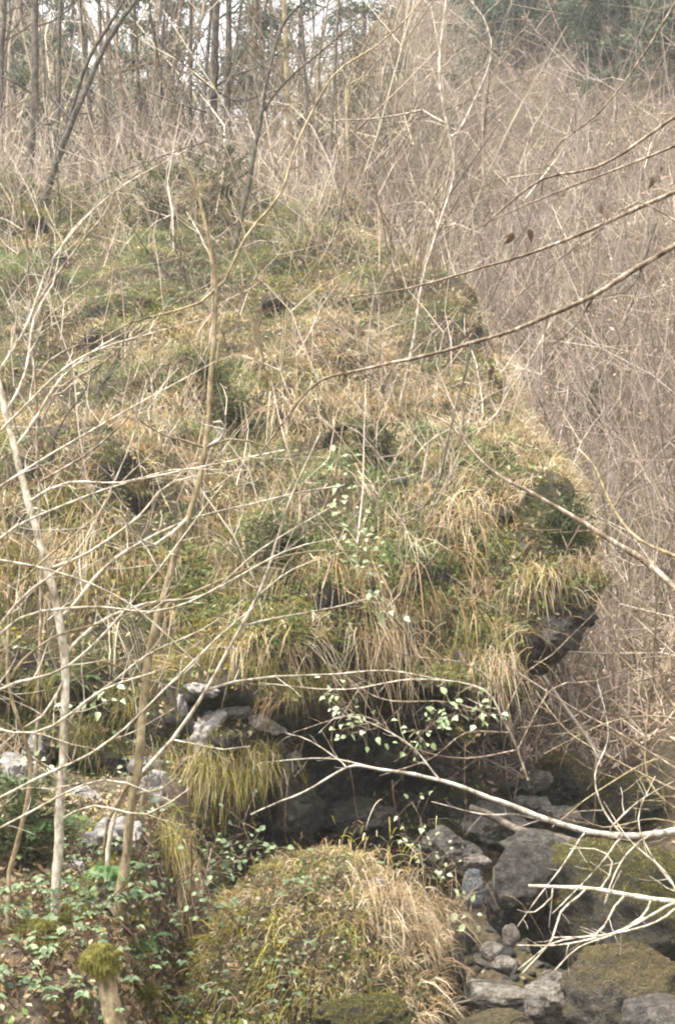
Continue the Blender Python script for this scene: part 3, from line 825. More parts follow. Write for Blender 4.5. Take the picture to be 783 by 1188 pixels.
woody('tangled_shrub', 'tangle of thin brown twigs before the dark hollow', 'shrub',
      [(612, 905), (600, 870), (585, 830), (578, 790)], 10.2, .010, .006, 'bark_brown', [
      ([(590, 850), (560, 800), (480, 788), (400, 800), (300, 792)], .005, .002, -.2, 'bark_pale'),
      ([(585, 835), (520, 815), (440, 810), (380, 768)], .005, .002, .2), ([(600, 870), (540, 880), (480, 868), (420, 830), (340, 850)], .005, .002, -.3),
      ([(600, 870), (640, 800), (690, 790), (740, 770)], .005, .002, .2), ([(585, 830), (610, 780), (640, 760), (700, 700)], .004, .002, .2),
      ([(590, 850), (540, 850), (500, 880), (440, 900)], .004, .002, -.2), ([(580, 800), (540, 770), (470, 760), (420, 740)], .004, .002, .1)], tw=(.2, .3, .003, 2))
woody('arching_shrub', 'bare shrub with crooked pale twigs at the right edge of the gully', 'shrub',
      [(815, 990), (806, 900), (800, 800)], 10.0, .013, .007, 'bark_tan', [
      ([(812, 960), (752, 905), (748, 800), (700, 745)], .007, .003, .3), ([(810, 930), (720, 885), (660, 850), (620, 800)], .006, .003, .2),
      ([(803, 850), (740, 760), (700, 705), (680, 690)], .005, .002, .3), ([(808, 930), (770, 880), (690, 920), (640, 960)], .005, .002, -.2),
      ([(803, 840), (760, 830), (700, 840), (630, 875)], .005, .002, .2), ([(800, 800), (770, 720), (720, 690)], .005, .002, .2),
      ([(812, 965), (760, 950), (700, 960), (660, 940)], .005, .002, -.2)], tw=(.22, .36, .0035, 2))

# ---- tree standing outside the frame on the right, its limbs reaching in
def side_tree():
    org = np.array([2.65, 6.4, 0.]); g = drop(org[0], org[1]); org[2] = g.z - .1
    root = empty('leaning_tree', tuple(org)); tag(root, 'bare tree reaching long brown branches in from the right edge', 'tree')
    w = Wood(); tp = cr_curve([org, org + (0.02, .05, 1.6), org + (-.05, .1, 3.0), org + (.05, .15, 4.6), org + (0, .2, 6.2)], .2)
    tp = w.tube(tp, .085, .04, 10, .006); link('trunk', w.mesh('leaning_tree_trunk', org), M['bark_trunk'], root)
    specs = [
      ([(805, 270), (700, 335), (620, 374), (546, 399), (440, 425), (372, 442), (335, 482), (300, 530)], 6.3, .2, .0135, .003, 'bark_brown'),
      ([(805, 212), (720, 250), (640, 285), (560, 310), (472, 335), (400, 345)], 6.7, .3, .0115, .0025, 'bark_brown'),
      ([(805, 120), (740, 165), (690, 195), (630, 207), (585, 240), (560, 262)], 6.0, .4, .010, .003, 'bark_brown'),
      ([(805, 160), (740, 187), (660, 217), (590, 247), (540, 270)], 6.9, .4, .008, .002, 'bark_brown'),
      ([(805, 270), (740, 235), (700, 262), (650, 300), (600, 345)], 6.6, .3, .005, .002, 'bark_brown'),
      ([(790, -10), (745, 65), (695, 130), (650, 165), (628, 200)], 6.6, .3, .006, .0025, 'bark_brown'),
      ([(800, 697), (745, 650), (690, 615), (620, 575), (566, 543), (525, 495), (490, 478)], 6.9, .6, .019, .004, 'bark_brown'),
      ([(805, 655), (740, 625), (712, 590), (690, 545), (670, 520)], 7.0, .6, .012, .004, 'bark_tan'),
      ([(805, 905), (720, 852), (640, 806), (590, 772), (570, 750)], 7.4, .5, .007, .003, 'bark_brown'),
      ([(805, 775), (740, 790), (700, 805), (660, 835), (600, 845)], 7.6, .5, .005, .002, 'bark_brown')]
    for px, Y, dy, a, b, mt in specs:
        p = trace(px, Y, Y + dy, .07)
        # join back to the trunk outside the frame
        z = p[0][2] - .25; j = int(np.argmin(np.abs(tp[:, 2] - z)))
        p = np.vstack([cr_curve([tp[j], (tp[j] + p[0]) / 2 + (0, 0, .05), p[0]], .1)[:-1], p])
        w = Wood(); pp = w.tube(p, a * 1.3, b * 1.3, 6, a * .2, knots=.12)
        w.twigs(pp, min(.0042, a * .45), .13, .42, 2, -.05, .8, start=.3)
        link('branch', w.mesh('leaning_tree_branch', org), M[mt], root)
    # two hanging side shoots of the big branch
    for px in ([(546, 399), (540, 430), (528, 475), (516, 530), (500, 580), (468, 606)], [(690, 342), (665, 380), (640, 400)], [(760, 260), (735, 330), (700, 345)]):
        p = trace(px, 6.38, 6.2, .06); w = Wood(); pp = w.tube(p, .006, .0022, 5, .0018); w.twigs(pp, .0025, .2, .2, 1, -.1)
        link('branch', w.mesh('leaning_tree_shoot', org), M['bark_dark'], root)
    return root, org
side_root, side_org = side_tree()

# ---- low limb across the gully and dead wood
def limb(name, label, px, Y0, Y1, a, b, mat, subs, tw=None, cat='branch'):
    p = trace(px, Y0, Y1, .07); org = tuple(p[0]); root = empty(name, org); tag(root, label, cat)
    w = Wood(); pp = w.tube(p, a, b, 8, a * .15, knots=.12); link('limb', w.mesh(name + '_limb', org), M[mat], root)
    for s in subs:
        s0 = np.array(at(*s[0][0], (Y0 + Y1) / 2)); j = int(np.argmin(np.abs(pp[:, 0] - s0[0])))
        q = trace(s[0], pp[j][1], pp[j][1] + s[3], .06); q[0] = pp[j]
        w = Wood(); qq = w.tube(q, s[1] * 1.25, s[2] * 1.4, 5, s[1] * .2)
        if tw: w.twigs(qq, s[1] * .7, tw[0], tw[1], tw[2], .1)
        link('twig', w.mesh(name + '_twig', org), M[mat], root)
    return root
limb('fallen_limb', 'long pale limb lying across the gully above the boulders', [(850, 940), (800, 962), (722, 970), (652, 957), (580, 930), (510, 905), (440, 892), (402, 889), (350, 920), (290, 945)], 8.9, 9.4, .026, .0035, 'bark_birch', [
     ([(722, 970), (700, 940), (690, 900), (705, 850), (690, 780)], .006, .002, .3), ([(700, 968), (740, 930), (783, 905)], .006, .002, -.2),
     ([(640, 955), (600, 945), (560, 945), (500, 930)], .006, .002, .1), ([(440, 892), (380, 880), (300, 885)], .005, .002, .2), ([(405, 890), (360, 860), (330, 850)], .005, .002, .2),
     ([(510, 905), (470, 860), (400, 830), (370, 850)], .005, .002, .2), ([(680, 962), (655, 1000), (625, 1040), (600, 1075)], .006, .002, -.3),
     ([(720, 970), (690, 1010), (640, 1060)], .005, .002, -.3), ([(750, 968), (720, 1000), (700, 1050), (720, 1010)], .005, .002, -.3)], (.16, .22, 1))
limb('dead_branch', 'pale barkless dead branch with curling twigs over the mossy boulder', [(860, 1065), (800, 1050), (740, 1041), (680, 1031), (613, 1028)], 8.5, 8.9, .019, .009, 'bark_pale', [
     ([(760, 1043), (730, 1075), (660, 1095), (600, 1097)], .006, .003, -.2), ([(720, 1038), (700, 1075), (690, 1085), (640, 1095), (600, 1125)], .006, .002, -.2),
     ([(683, 1031), (650, 1058), (640, 1090), (605, 1130)], .006, .003, -.2), ([(783, 1046), (720, 1080), (670, 1100), (640, 1130)], .007, .003, -.2),
     ([(650, 1030), (620, 1058), (600, 1055)], .005, .002, -.1), ([(700, 1033), (710, 1000), (690, 985), (660, 985)], .005, .002, .1), ([(790, 1047), (760, 1070), (700, 1085), (640, 1088)], .006, .003, -.3), ([(790, 1047), (770, 1010), (730, 975), (700, 930)], .006, .002, .2), ([(800, 1049), (760, 1000), (740, 950), (760, 900)], .005, .002, .2)], (.2, .2, 1))
limb('fallen_pole', 'dark mossy pole lying beneath the pale limb on the rocks', [(700, 985), (650, 975), (600, 962), (545, 935)], 11.6, 12.0, .045, .030, 'bark_trunk', [])

# red-brown canes hanging in the hollow
for px, Y, lb in (([(403, 880), (410, 920), (418, 960), (428, 1005)], 11.2, 'red brown cane hanging in the dark hollow, left of the leafy vine'),
              ([(222, 970), (220, 1040), (216, 1105)], 8.6, 'brown cane standing in the black crevice beside the mound'),
              ([(455, 905), (462, 950), (470, 1000)], 11.0, 'thin cane hanging in the hollow below the low limb'),
              ([(540, 860), (538, 920), (540, 970)], 11.2, 'short cane hanging under the big pale leaves'),
              ([(335, 900), (331, 950), (334, 985)], 10.9, 'cane hanging beside the rust coloured clay patch'),
              ([(158, 965), (161, 1030), (162, 1090)], 8.2, 'upright cane on the bank right of the tan sapling')):
    p = trace(px, Y, Y + .05, .05); w = Wood(); w.tube(p, .005, .003, 5, .008)
    o = link('cane', w.mesh('cane', p[0]), M['bark_red'], None, tuple(p[0])); tag(o, lb, 'cane', 'canes hanging in the hollow')

# ---- trees along the crest and behind
def crown_tree(name, label, px_base, px_top, Y, r0, mat, group, lean=0, nb=16, blen=1.6, fol=None, seed=0, extend=1.5, zb=None):
    random.seed(seed)
    b = np.array(at(*px_base, Y)); t = np.array(at(*px_top, Y + lean)); g = drop(b[0], b[1])
    b[2] = g.z - .15
    top = b + (t - b) * extend
    mid = (b + top) / 2 + rng.normal(0, .12, 3)
    org = tuple(b); root = empty(name, org); tag(root, label, 'tree', group)
    w = Wood(); p = w.tube(cr_curve([b, b * .65 + top * .35 + rng.normal(0, .06, 3), mid * .4 + (b * .3 + top * .7) * .6, top], .5), r0, r0 * .35, 8, r0 * .12)
    link('trunk', w.mesh(name + '_trunk', org), M[mat], root)
    w = Wood(); L = np.linalg.norm(top - b)
    for q in range(nb):
        f = random.uniform(.25, .98); i = min(len(p) - 1, int(f * len(p)))
        a = random.uniform(0, 2 * math.pi); d = norm(np.array([math.cos(a), math.sin(a), random.uniform(.1, .9)]))
        l = blen * random.uniform(.5, 1.2) * (1.2 - .5 * f); pp = [p[i]]
        for s in range(5):
            d = norm(d + rng.normal(0, .18, 3) + (0, 0, .08)); pp.append(pp[-1] + d * l / 5)
        pp = np.array(pp); rb = max(.012, r0 * .22); w.tube(pp, rb, rb * .35, 4); w.twigs(pp, rb * .55, .30, l * .55, 2, .3)
    cr = link('crown', w.mesh(name + '_crown', org), M[mat], root)
    return root
trunks = [((30, 228), (44, 5), 23.5, .085, 'tall dark trunk standing nearest the left edge on the ridge'),
          ((56, 232), (72, 30), 24.5, .060, 'thinner dark trunk beside the leftmost ridge trunk'),
          ((247, 170), (251, 0), 25.0, .105, 'thick dark trunk of the pair against the white sky gap'),
          ((264, 168), (268, 0), 25.6, .085, 'second trunk of the pair, just right of the white sky gap'),
          ((332, 178), (330, 0), 26.0, .075, 'pale brown straight trunk right of the trunk pair'),
          ((222, 175), (224, 0), 27.5, .055, 'slim trunk just left of the white sky gap'),
          ((368, 185), (348, 0), 25.0, .040, 'thin grey tree leaning left in the upper middle'),
          ((405, 205), (402, 120), 24.0, .090, 'short pale grey stem on the upper slope near the middle'),
          ((168, 180), (160, 0), 28.0, .05, 'slim tree midway between the left trunks and the sky gap'),
          ((110, 190), (96, 0), 27.0, .06, 'slim dark tree behind the forked corner sapling'),
          ((6, 220), (4, 0), 25.5, .06, 'trunk cut by the left edge of the picture on the ridge')]
for i, (pb, pt, Y, r0, lb) in enumerate(trunks):
    crown_tree('ridge_tree', lb, pb, pt, Y, r0, 'bark_trunk' if i != 7 and i != 4 else 'bark_tan', 'bare trees on the ridge', 0, 14, 2.0, seed=100 + i, extend=1.05 if i == 7 else 1.7)
for i in range(26):
    Y = random.uniform(26, 36); px = random.uniform(-80, 430); pb = (px, 190); r0 = random.uniform(.035, .08)
    crown_tree('wood_tree', 'slender bare tree in the thick wood behind the ridge trunks', pb, (px + random.uniform(-45, 45), -40), Y, r0, 'bark_trunk' if i % 2 else 'bark_brown', 'bare trees in the wood behind the ridge', 0, 11, 2.3, seed=200 + i, extend=1.25)
random.seed(77)
# leafy evergreen trees: crown of many small needle sprays round real limbs
def evergreen(name, label, base, H, R, seed, group, cat='tree', n=5200, size=.11, trunk_r=.09, pal=None, squat=False, cone=.75):
    r = np.random.default_rng(seed); org = np.array(base, float); org[2] -= .1
    root = empty(name, tuple(org)); tag(root, label, cat, group)
    w = Wood(); p = w.tube(cr_curve([org, org + (r.normal(0, .05 * R), r.normal(0, .05 * R), H * .5), org + (0, 0, H * .96)], H / 10), trunk_r, trunk_r * .2, 6, .01)
    nb = 34; tips = []
    for q in range(nb):
        f = r.uniform(.06 if squat else .15, .97); c = p[min(len(p) - 1, int(f * len(p)))]
        a = r.uniform(0, 2 * math.pi); l = R * (1 - cone * f) * r.uniform(.3, 1.45)
        d = np.array([math.cos(a), math.sin(a), r.uniform(-.15, .45) + (.5 if squat else 0)]); d = norm(d)
        e = c + d * l; m = (c + e) / 2 + (0, 0, .06 * l); bp = cr_curve([c, m, e + (0, 0, -.05 * l)], l / 4); w.tube(bp, trunk_r * .25, trunk_r * .06, 3); tips.append(bp)
    link('trunk', w.mesh(name + '_trunk', org), M['bark_trunk'], root)
    k = r.integers(0, nb, n); t = r.random(n) ** .6
    C = np.array([tips[a][min(len(tips[a]) - 1, int(b * len(tips[a])))] for a, b in zip(k, t)]) + r.normal(0, size * .6, (n, 3))
    Dd = norm(np.array([tips[a][-1] - tips[a][0] for a in k]) * .6 + r.normal(0, .5, (n, 3)) * R * .4)
    col = pick(pal if pal is not None else np.array([(.045, .085, .045), (.06, .11, .05), (.035, .065, .035)]), n, r, .25)
    V, F, Cc = blades(C, Dd, size * r.uniform(.7, 1.6, n), .25 * np.ones(n), size * .13 * np.ones(n), col, seg=2, seed=seed)
    cme = mesh_np(name + '_crown', V - org, F, 3, Cc); link('crown', cme, M['grass'], root)
    return root
PINE = np.array([(.07, .10, .06), (.10, .13, .08), (.05, .075, .045)])
for i, (px, py, H, R, lb) in enumerate([(602, 78, 5, 1.7, 'leftmost dark evergreen high on the far hillside'), (650, 60, 4.5, 1.6, 'evergreen second from the left on the far hillside'), (690, 105, 4.5, 1.7, 'evergreen standing lowest in the far hillside row'),
        (728, 70, 5, 1.9, 'evergreen right of the lowest one on the far hillside'), (775, 110, 5.5, 2.0, 'evergreen at the right edge high on the far hillside'), (560, 45, 5, 1.5, 'faint evergreen near the top edge right of the white sapling'), (765, 50, 5, 1.8, 'evergreen in the top right corner')]):
    g, _ = hit(px, py)
    evergreen('evergreen_tree', lb, g, H, R, 300 + i, 'evergreens on the far hillside', n=4200, size=.2, trunk_r=.1, pal=PINE)
for i, (px, Y, H, R) in enumerate([(20, 34, 9, 2.2), (85, 36, 9, 2.2), (150, 33, 8, 1.9), (196, 37, 8, 1.7), (300, 34, 8, 1.9), (352, 36, 9, 2.1), (418, 38, 8, 2.0)]):
    d = ray(px, 100); x = d.x / d.y * Y; g = drop(x, Y, 60)
    evergreen('evergreen_tree', ORD[i] + (' from left' if i else '') + ' of the grey green evergreens in the wood behind the ridge', g, H, R, 320 + i, 'evergreens behind the ridge', n=3000, size=.19, trunk_r=.1, pal=PINE * 1.15)  # crowns lightened: distance haze put into the foliage colour
SHR = np.array([(.06, .075, .03), (.085, .10, .04), (.04, .05, .022), (.12, .13, .06), (.10, .085, .05)])
for i, (px, py, H, R, lb) in enumerate([(190, 262, .95, .85, 'dark green bush on the ridge, below the sky gap'), (262, 225, .8, .6, 'small green bush at the foot of the trunk pair'),
        (690, 500, 1.1, .55, 'dark scrubby bush on the right flank of the spur'), (242, 470, .55, .38, 'dark little bush in the straw grass left of centre'),
        (272, 500, .5, .4, 'low dark bush beside the curled white shoot'), (650, 640, .55, .38, 'dark green bush on the nose of the overhang'), (430, 530, .35, .3, 'small dark bush among straw grass in the middle of the slope'),
        (330, 660, .4, .5, 'flat dark bush above the rocky ledge'), (30, 1000, .5, .4, 'dense dark green bush low at the left edge')]):
    b, _ = hit(px, py); evergreen('evergreen_bush', lb, b, H, R, 400 + i, 'dark green bushes', 'bush', n=1700, size=.06, trunk_r=.016, pal=SHR, squat=True, cone=.55)
random.seed(15)
for i in range(26):
    b, _ = hit(random.uniform(0, 640), random.uniform(230, 640)); org = np.array(b) - (0, 0, .06); root = empty('bare_shrub', tuple(org)); tag(root, 'small bare many stemmed shrub growing in the bluff grass', 'shrub', 'bare shrubs on the bluff')
    mt = random.choice(['bark_brown', 'bark_tan', 'bark_pale', 'bark_dark'])
    for q in range(random.randint(2, 4)):
        a = random.uniform(0, 6.28); H = random.uniform(.9, 2.0); d = np.array([math.cos(a) * .7, math.sin(a) * .5 - .2, 1.])
        pp = [org]
        for t in range(8): d = norm(d + rng.normal(0, .17, 3)); pp.append(pp[-1] + d * H / 8)
        w = Wood(); pp = w.tube(np.array(pp), .010, .004, 4); w.twigs(pp, .005, .16, .5, 2, .2, .8)
        link('stem', w.mesh('bluff_shrub_stem', org), M[mt], root)
# bare shrubs one can tell apart on the far hillside
random.seed(5)
for i in range(46):
    px = random.uniform(430, 830); py = random.uniform(70, 880); 
    r = cast((0, 0, 0), ray(px, py))
    if r is None or r[0].y < 16.5: continue
    b = r[0]; org = np.array(b) - (0, 0, .1); root = empty('bare_shrub', tuple(org)); tag(root, 'tall thin bare shrub standing among brushwood on the far hillside', 'shrub', 'bare shrubs on the far hillside')
    for q in range(random.randint(2, 3)):
        a = random.uniform(0, 6.28); H = random.uniform(1.6, 3.6); d = np.array([math.cos(a) * .35, math.sin(a) * .35, 1.])
        pp = [org]
        for s in range(7): d = norm(d + rng.normal(0, .13, 3)); pp.append(pp[-1] + d * H / 7)
        w = Wood(); pp = w.tube(np.array(pp), .016, .005, 4); w.twigs(pp, .007, .3, .8, 2, .3, .7)
        link('stem', w.mesh('bare_shrub_stem', org), M[random.choice(['bark_brown', 'bark_tan', 'bark_dark'])], root)
#--PART4--

def _g(gr): return [o for o in COL.objects if o.get('group') == gr]
label_rows(_g('bare shrubs on the bluff'), lambda o: -o.location.z, ['highest row', 'middle row', 'lowest row'], '%s of the small bare shrubs in the %s on the grassy bluff')
label_rows(_g('bare shrubs on the far hillside'), lambda o: -o.location.z, ['top row', 'upper row', 'lower row', 'bottom row'], '%s of the thin bare shrubs in the %s on the far hillside')
label_rows(_g('bare trees in the wood behind the ridge'), lambda o: o.location.y, ['nearer rank', 'farther rank'], '%s of the slender bare trees in the %s of the ridge wood')
# ------------------------------------------------------------------ boulders and stones
def boulder(name, label, px, py, hw, hh, Y, mat, seed, group=None, depth=.9, sub=5, rough=.2, cat='boulder', rot=0, planes=16, cut=.62, cover=None, flat=False):
    c = at(px, py, Y); s = c.length / FPX
    V, F = rock_verts(seed, sub, planes, rough, cut)
    V = V * np.array([hw * s, (hw + hh) / 2 * s * depth, hh * s])
    o = link(name, mesh_np(name, V, F, 3, None, not flat), M[mat], None, tuple(c)); o.rotation_euler = (0, rot, random.uniform(-.4, .4) if abs(rot) < .01 else 0)
    if cover:
        n, L, pal, zmin = cover
        P, Nn = surf_sample(V, F, n, lambda c, nn: sm(zmin, zmin + .4, nn[:, 2] + .35 * fbm(c[:, 0], c[:, 1], c[:, 2], 3.0 / (hw * s), 3, seed)), seed)
        r = np.random.default_rng(seed); cc = pick(pal, n, r, .25)
        bv, bf, bc = blades(P, norm(Nn + r.normal(0, .5, P.shape)), L * r.uniform(.4, 1.5, n), .7 * np.ones(n), .0022 * np.ones(n), cc, seg=2, seed=seed)
        link('moss', mesh_np('boulder_moss', bv, bf, 3, bc), M['grass'], o)
    return tag(o, label, cat, group)
B = 'boulder'
MC = (np.array([(.09, .085, .02), (.14, .12, .03), (.06, .06, .015), (.18, .15, .05)]))
BC = (np.array([(.16, .12, .05), (.11, .085, .035), (.22, .17, .08), (.08, .075, .025)]))
boulder(B, 'big mossy boulder at the right edge below the pale limb', 712, 1058, 118, 82, 10.9, 'rock_mossy', 1, rough=.24, cover=(9000, .045, MC, .1))
boulder(B, 'dark grey rounded rock against the left side of the mossy boulder', 608, 1036, 44, 60, 10.7, 'rock_grey', 2, rot=.3, rough=.26)
boulder(B, 'brown mossed boulder low in the bottom right', 728, 1158, 76, 62, 8.8, 'rock_brown', 3, rough=.18, planes=8, cut=.75, cover=(2600, .02, BC, .35))
boulder(B, 'grey topped boulder in the bottom right corner', 775, 1192, 62, 42, 8.2, 'rock_grey', 4)
boulder(B, 'grey boulder beside the brown mossed boulder at the stream', 634, 1168, 36, 30, 9.1, 'rock_pale', 5)
boulder(B, 'tawny rounded boulder up the gully under the overhang', 656, 905, 40, 40, 14.5, 'rock_brown', 6, rot=.5, cover=(2500, .05, BC * 1.3, .0))
boulder(B, 'pale broken rock beside the tawny boulder in the gully', 620, 908, 22, 15, 13.8, 'rock_pale', 7, rot=-.4)
boulder(B, 'pale block wedged under the tawny boulder', 616, 934, 24, 13, 13.6, 'rock_pale', 8)
boulder(B, 'low tan block in the gully behind the pale limb', 648, 948, 26, 15, 13.2, 'rock_pale', 9)
boulder(B, 'green mossed rock at the right of the gully', 728, 935, 46, 34, 13.4, 'rock_mossy', 10, cover=(2600, .05, MC, .1))
boulder(B, 'dim grey boulder at the right edge high in the gully', 778, 935, 44, 40, 14.6, 'rock_grey', 11)
boulder(B, 'mottled rock slab just behind the dark grey rock', 630, 985, 46, 22, 11.8, 'rock_grey', 12)
boulder(B, 'dark wet rock in the hollow right of the mound', 520, 990, 40, 30, 11.8, 'rock_grey', 13, rough=.3)
boulder(B, 'dark rock at the inner end of the hollow', 575, 960, 40, 34, 12.6, 'rock_grey', 14, rough=.3)
boulder('stone_slab', 'blue grey wet slab standing right of the mound', 549, 1030, 15, 24, 10.6, 'rock_wet', 15, cat='stone', depth=.5)
boulder('stone_slab', 'pale flat stone above the blue grey slab', 553, 1000, 20, 11, 10.9, 'rock_pale', 16, cat='stone')
boulder('stone', 'round pale stone at the foot of the dark grey rock', 593, 1087, 12, 14, 10.1, 'rock_pale', 17, cat='stone', sub=3)
boulder('stone', 'tan stone left of the round pale stone', 571, 1104, 14, 14, 10.0, 'rock_pale', 18, cat='stone', sub=3)
boulder('stone', 'pale angular stone below the round pale stone', 584, 1119, 17, 10, 9.9, 'rock_pale', 19, cat='stone', sub=3)
boulder(B, 'flat pale rock in the stream at the bottom', 575, 1158, 50, 16, 9.4, 'rock_pale', 20)
boulder(B, 'whitish rock between stream and grey boulder', 640, 1140, 26, 14, 9.6, 'rock_pale', 21)
boulder(B, 'brown flat rock at the bottom edge by the water', 575, 1190, 40, 18, 8.7, 'rock_brown', 22)
boulder(B, 'mossy rounded rock at the bottom edge under the mound', 425, 1186, 62, 30, 8.0, 'rock_mossy', 23, cover=(3000, .025, MC, .1))
boulder(B, 'shadowed rock under the right side of the mound', 500, 1130, 42, 50, 9.4, 'rock_shaded', 24)
boulder(B, 'dark rock at the back of the hollow behind the mound', 420, 962, 60, 34, 12.4, 'rock_shaded', 25, rough=.34)  # darkness of the hollow carried by the rock's own colour
boulder(B, 'dark lumpy rock in the hollow above the mound', 345, 945, 40, 40, 12.2, 'rock_shaded', 26, rough=.34)
# crags of pale rock in the bluff face
for i, (px, py, hw, hh, rot, lb) in enumerate([
    (270, 828, 32, 17, -.35, 'largest pale jagged crag below the turf edge'), (308, 838, 24, 14, .3, 'pale crag right of the largest jagged crag'), (232, 800, 26, 11, .2, 'grey ledge of rock above the largest crag'),
    (236, 850, 20, 24, .1, 'grey broken crag left under the largest crag'), (335, 880, 20, 18, .2, 'pale rough crag above the rust clay patch'), (212, 822, 9, 24, .1, 'narrow upright pale crag left of the ledges'),
    (180, 890, 24, 20, .4, 'pale crag behind the tan sapling'), (44, 868, 26, 20, -.3, 'pale crag at the left behind the pale sapling'), (20, 905, 24, 22, .2, 'pale crag near the left edge'),
    (104, 930, 26, 16, .3, 'grey crag between the two left saplings'), (125, 985, 34, 30, .2, 'grey rock at the foot of the tan sapling'), (85, 1010, 20, 18, -.5, 'white faced rock at the foot of the pale sapling'),
    (175, 930, 22, 26, 0, 'grey crag right of the tan sapling'), (640, 735, 34, 28, .4, 'grey rock face on the underside of the nose'), (600, 745, 16, 20, 0, 'grey rock patch under the straw tuft'), (665, 715, 26, 22, .6, 'dark rock rib under the tip of the nose'),
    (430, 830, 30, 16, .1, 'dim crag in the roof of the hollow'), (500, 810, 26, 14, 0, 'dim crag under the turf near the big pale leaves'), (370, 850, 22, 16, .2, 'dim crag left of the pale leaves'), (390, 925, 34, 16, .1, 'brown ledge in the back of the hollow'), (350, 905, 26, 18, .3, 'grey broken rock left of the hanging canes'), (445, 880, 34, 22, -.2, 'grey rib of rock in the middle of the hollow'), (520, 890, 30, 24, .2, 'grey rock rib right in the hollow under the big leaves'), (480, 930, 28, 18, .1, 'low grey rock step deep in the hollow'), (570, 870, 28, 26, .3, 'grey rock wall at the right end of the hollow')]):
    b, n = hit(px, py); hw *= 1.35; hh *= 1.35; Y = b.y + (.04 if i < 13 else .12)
    boulder('crag', lb, px, py, hw, hh, Y, 'rock_crag' if i < 13 else 'rock_grey' if i < 15 or i > 19 else 'rock_shaded', 500 + i, 'crags in the bluff face', 1.0, 5, .42, 'rock', rot + .001, 26, .34, flat=True)  # crags under the nose and hollow roof get the shade-darkened rock
b, n = hit(346, 950)
boulder('clay_lump', 'rust brown lump of clay in the dark hollow', 346, 952, 11, 13, b.y - .02, 'soil_red', 77, cat='clay', sub=4, rough=.35)
# small stones strewn in the bed
random.seed(11)
smes = []
for q in range(8):
    V, F = rock_verts(900 + q, 3, 12, .2, .55); smes.append((V, F))
spots = []
for i in range(110):
    y = random.uniform(8.2, 16.5); x = float(stream_x(np.array(y))) + random.gauss(.05, .42)
    g = drop(x, y, 3)
    s = random.choice([.03, .04, .05, .06, .08, .11]) * random.uniform(.7, 1.3)
    V, F = smes[i % 8]; m = ['rock_pale', 'rock_grey', 'rock_pale', 'rock_brown', 'rock_wet'][i % 5]
    key = 'stone%d_%s' % (i % 8, m); me = bpy.data.meshes.get(key)
    if me is None: me = mesh_np(key, V * np.array([1, .8, .62]), F, 3); me.materials.append(M[m])
    o = bpy.data.objects.new('stream_stone', me); COL.objects.link(o); o.location = (g.x, g.y, g.z + s * .2); o.scale = (s, s, s); o.rotation_euler = (random.gauss(0, .2), random.gauss(0, .2), random.uniform(0, 6.28))
    tag(o, 'small loose stone lying in the rocky stream bed', 'stone', 'small stones in the stream bed')
for i in range(170):
    if i < 110: px, py = random.uniform(525, 665), random.uniform(1075, 1186)
    else: px, py = random.uniform(590, 680), random.uniform(915, 985)
    g, _ = hit(px, py)
    if g.y < 7.8 or g.y > 16: continue
    s = random.choice([.025, .035, .045, .06, .08, .10]) * random.uniform(.7, 1.3) * (1.4 if i >= 110 else 1)
    key = 'stone%d_%s' % (i % 8, ['rock_pale', 'rock_grey', 'rock_pale', 'rock_brown', 'rock_wet'][i % 5]); me = bpy.data.meshes[key]
    o = bpy.data.objects.new('stream_stone', me); COL.objects.link(o); o.location = (g.x, g.y, g.z + s * .2); o.scale = (s, s, s * random.uniform(.8, 1.2)); o.rotation_euler = (random.gauss(0, .3), random.gauss(0, .3), random.uniform(0, 6.28))
    tag(o, 'small loose stone lying in the rocky stream bed', 'stone', 'small stones in the stream bed')
# the trickle of water
def water():
    ys = np.linspace(7.4, 11.4, 60); V = []; F = []
    for i, y in enumerate(ys):
        z = -2.27 + .30 * max(0, y - 11.2); hw = .30 + .08 * math.sin(y * 3)
        cx = float(stream_x(np.array(y))) - .08
        for k in range(9): V.append((cx + hw * (k - 4) / 4, y, z + .012 * float(vnoise(np.array(cx + k * .4), np.array(y * 4), np.array(0.), 3))))
    for i in range(59):
        for k in range(8): a = i * 9 + k; F.append((a, a + 1, a + 10, a + 9))
    m, nt, b = newmat('stream_water'); b.inputs['Base Color'].default_value = (.10, .10, .085, 1); b.inputs['Roughness'].default_value = .08
    b.inputs['Transmission Weight'].default_value = .6; b.inputs['IOR'].default_value = 1.33; b.inputs['Specular IOR Level'].default_value = .5
    n = noise(nt, 9, 3, .5, N(nt, 'ShaderNodeTexCoord').outputs['Object']); bump(nt, b, n.outputs['Fac'], .4, .03)
    tag(link('stream_water', mesh_np('stream_water', np.array(V), np.array(F), 4), m), kind='structure')
water()

# ------------------------------------------------------------------ leafy plants
def leaf_mesh(name, mat, w=.5, fold=.18, serr=.0, curl=.12):
    """ovate leaf, stalk at origin, length 1 along +Y, folded on the midrib"""
    ts = [0, .12, .3, .5, .7, .87, 1.0]; ws = [.02, .62, .98, 1.0, .72, .34, 0]
    V = []; F = []
    for t, a in zip(ts, ws):
        z = -curl * t * t; hw = a * w * .5 * (1 + serr * random.uniform(-1, 1))
        V += [(-hw, t, z + fold * hw), (0, t, z), (hw, t, z + fold * hw)]
    for i in range(len(ts) - 1):
        a = i * 3; F += [(a, a + 1, a + 4, a + 3), (a + 1, a + 2, a + 5, a + 4)]
    me = bpy.data.meshes.new(name); me.from_pydata(V, [], F); me.materials.append(M[mat])
    me.polygons.foreach_set('use_smooth', [True] * len(F)); me.update(); return me
LV = {k: [leaf_mesh('leaf_' + k, m, w, .35, .15, c) for _ in range(3)] for k, m, w, c in
      (('light', 'leaf_light', .72, .15), ('bramble', 'leaf_bramble', .68, .2), ('dead', 'leaf_dead', .42, .5), ('ivy', 'leaf_bramble', .9, .1))}
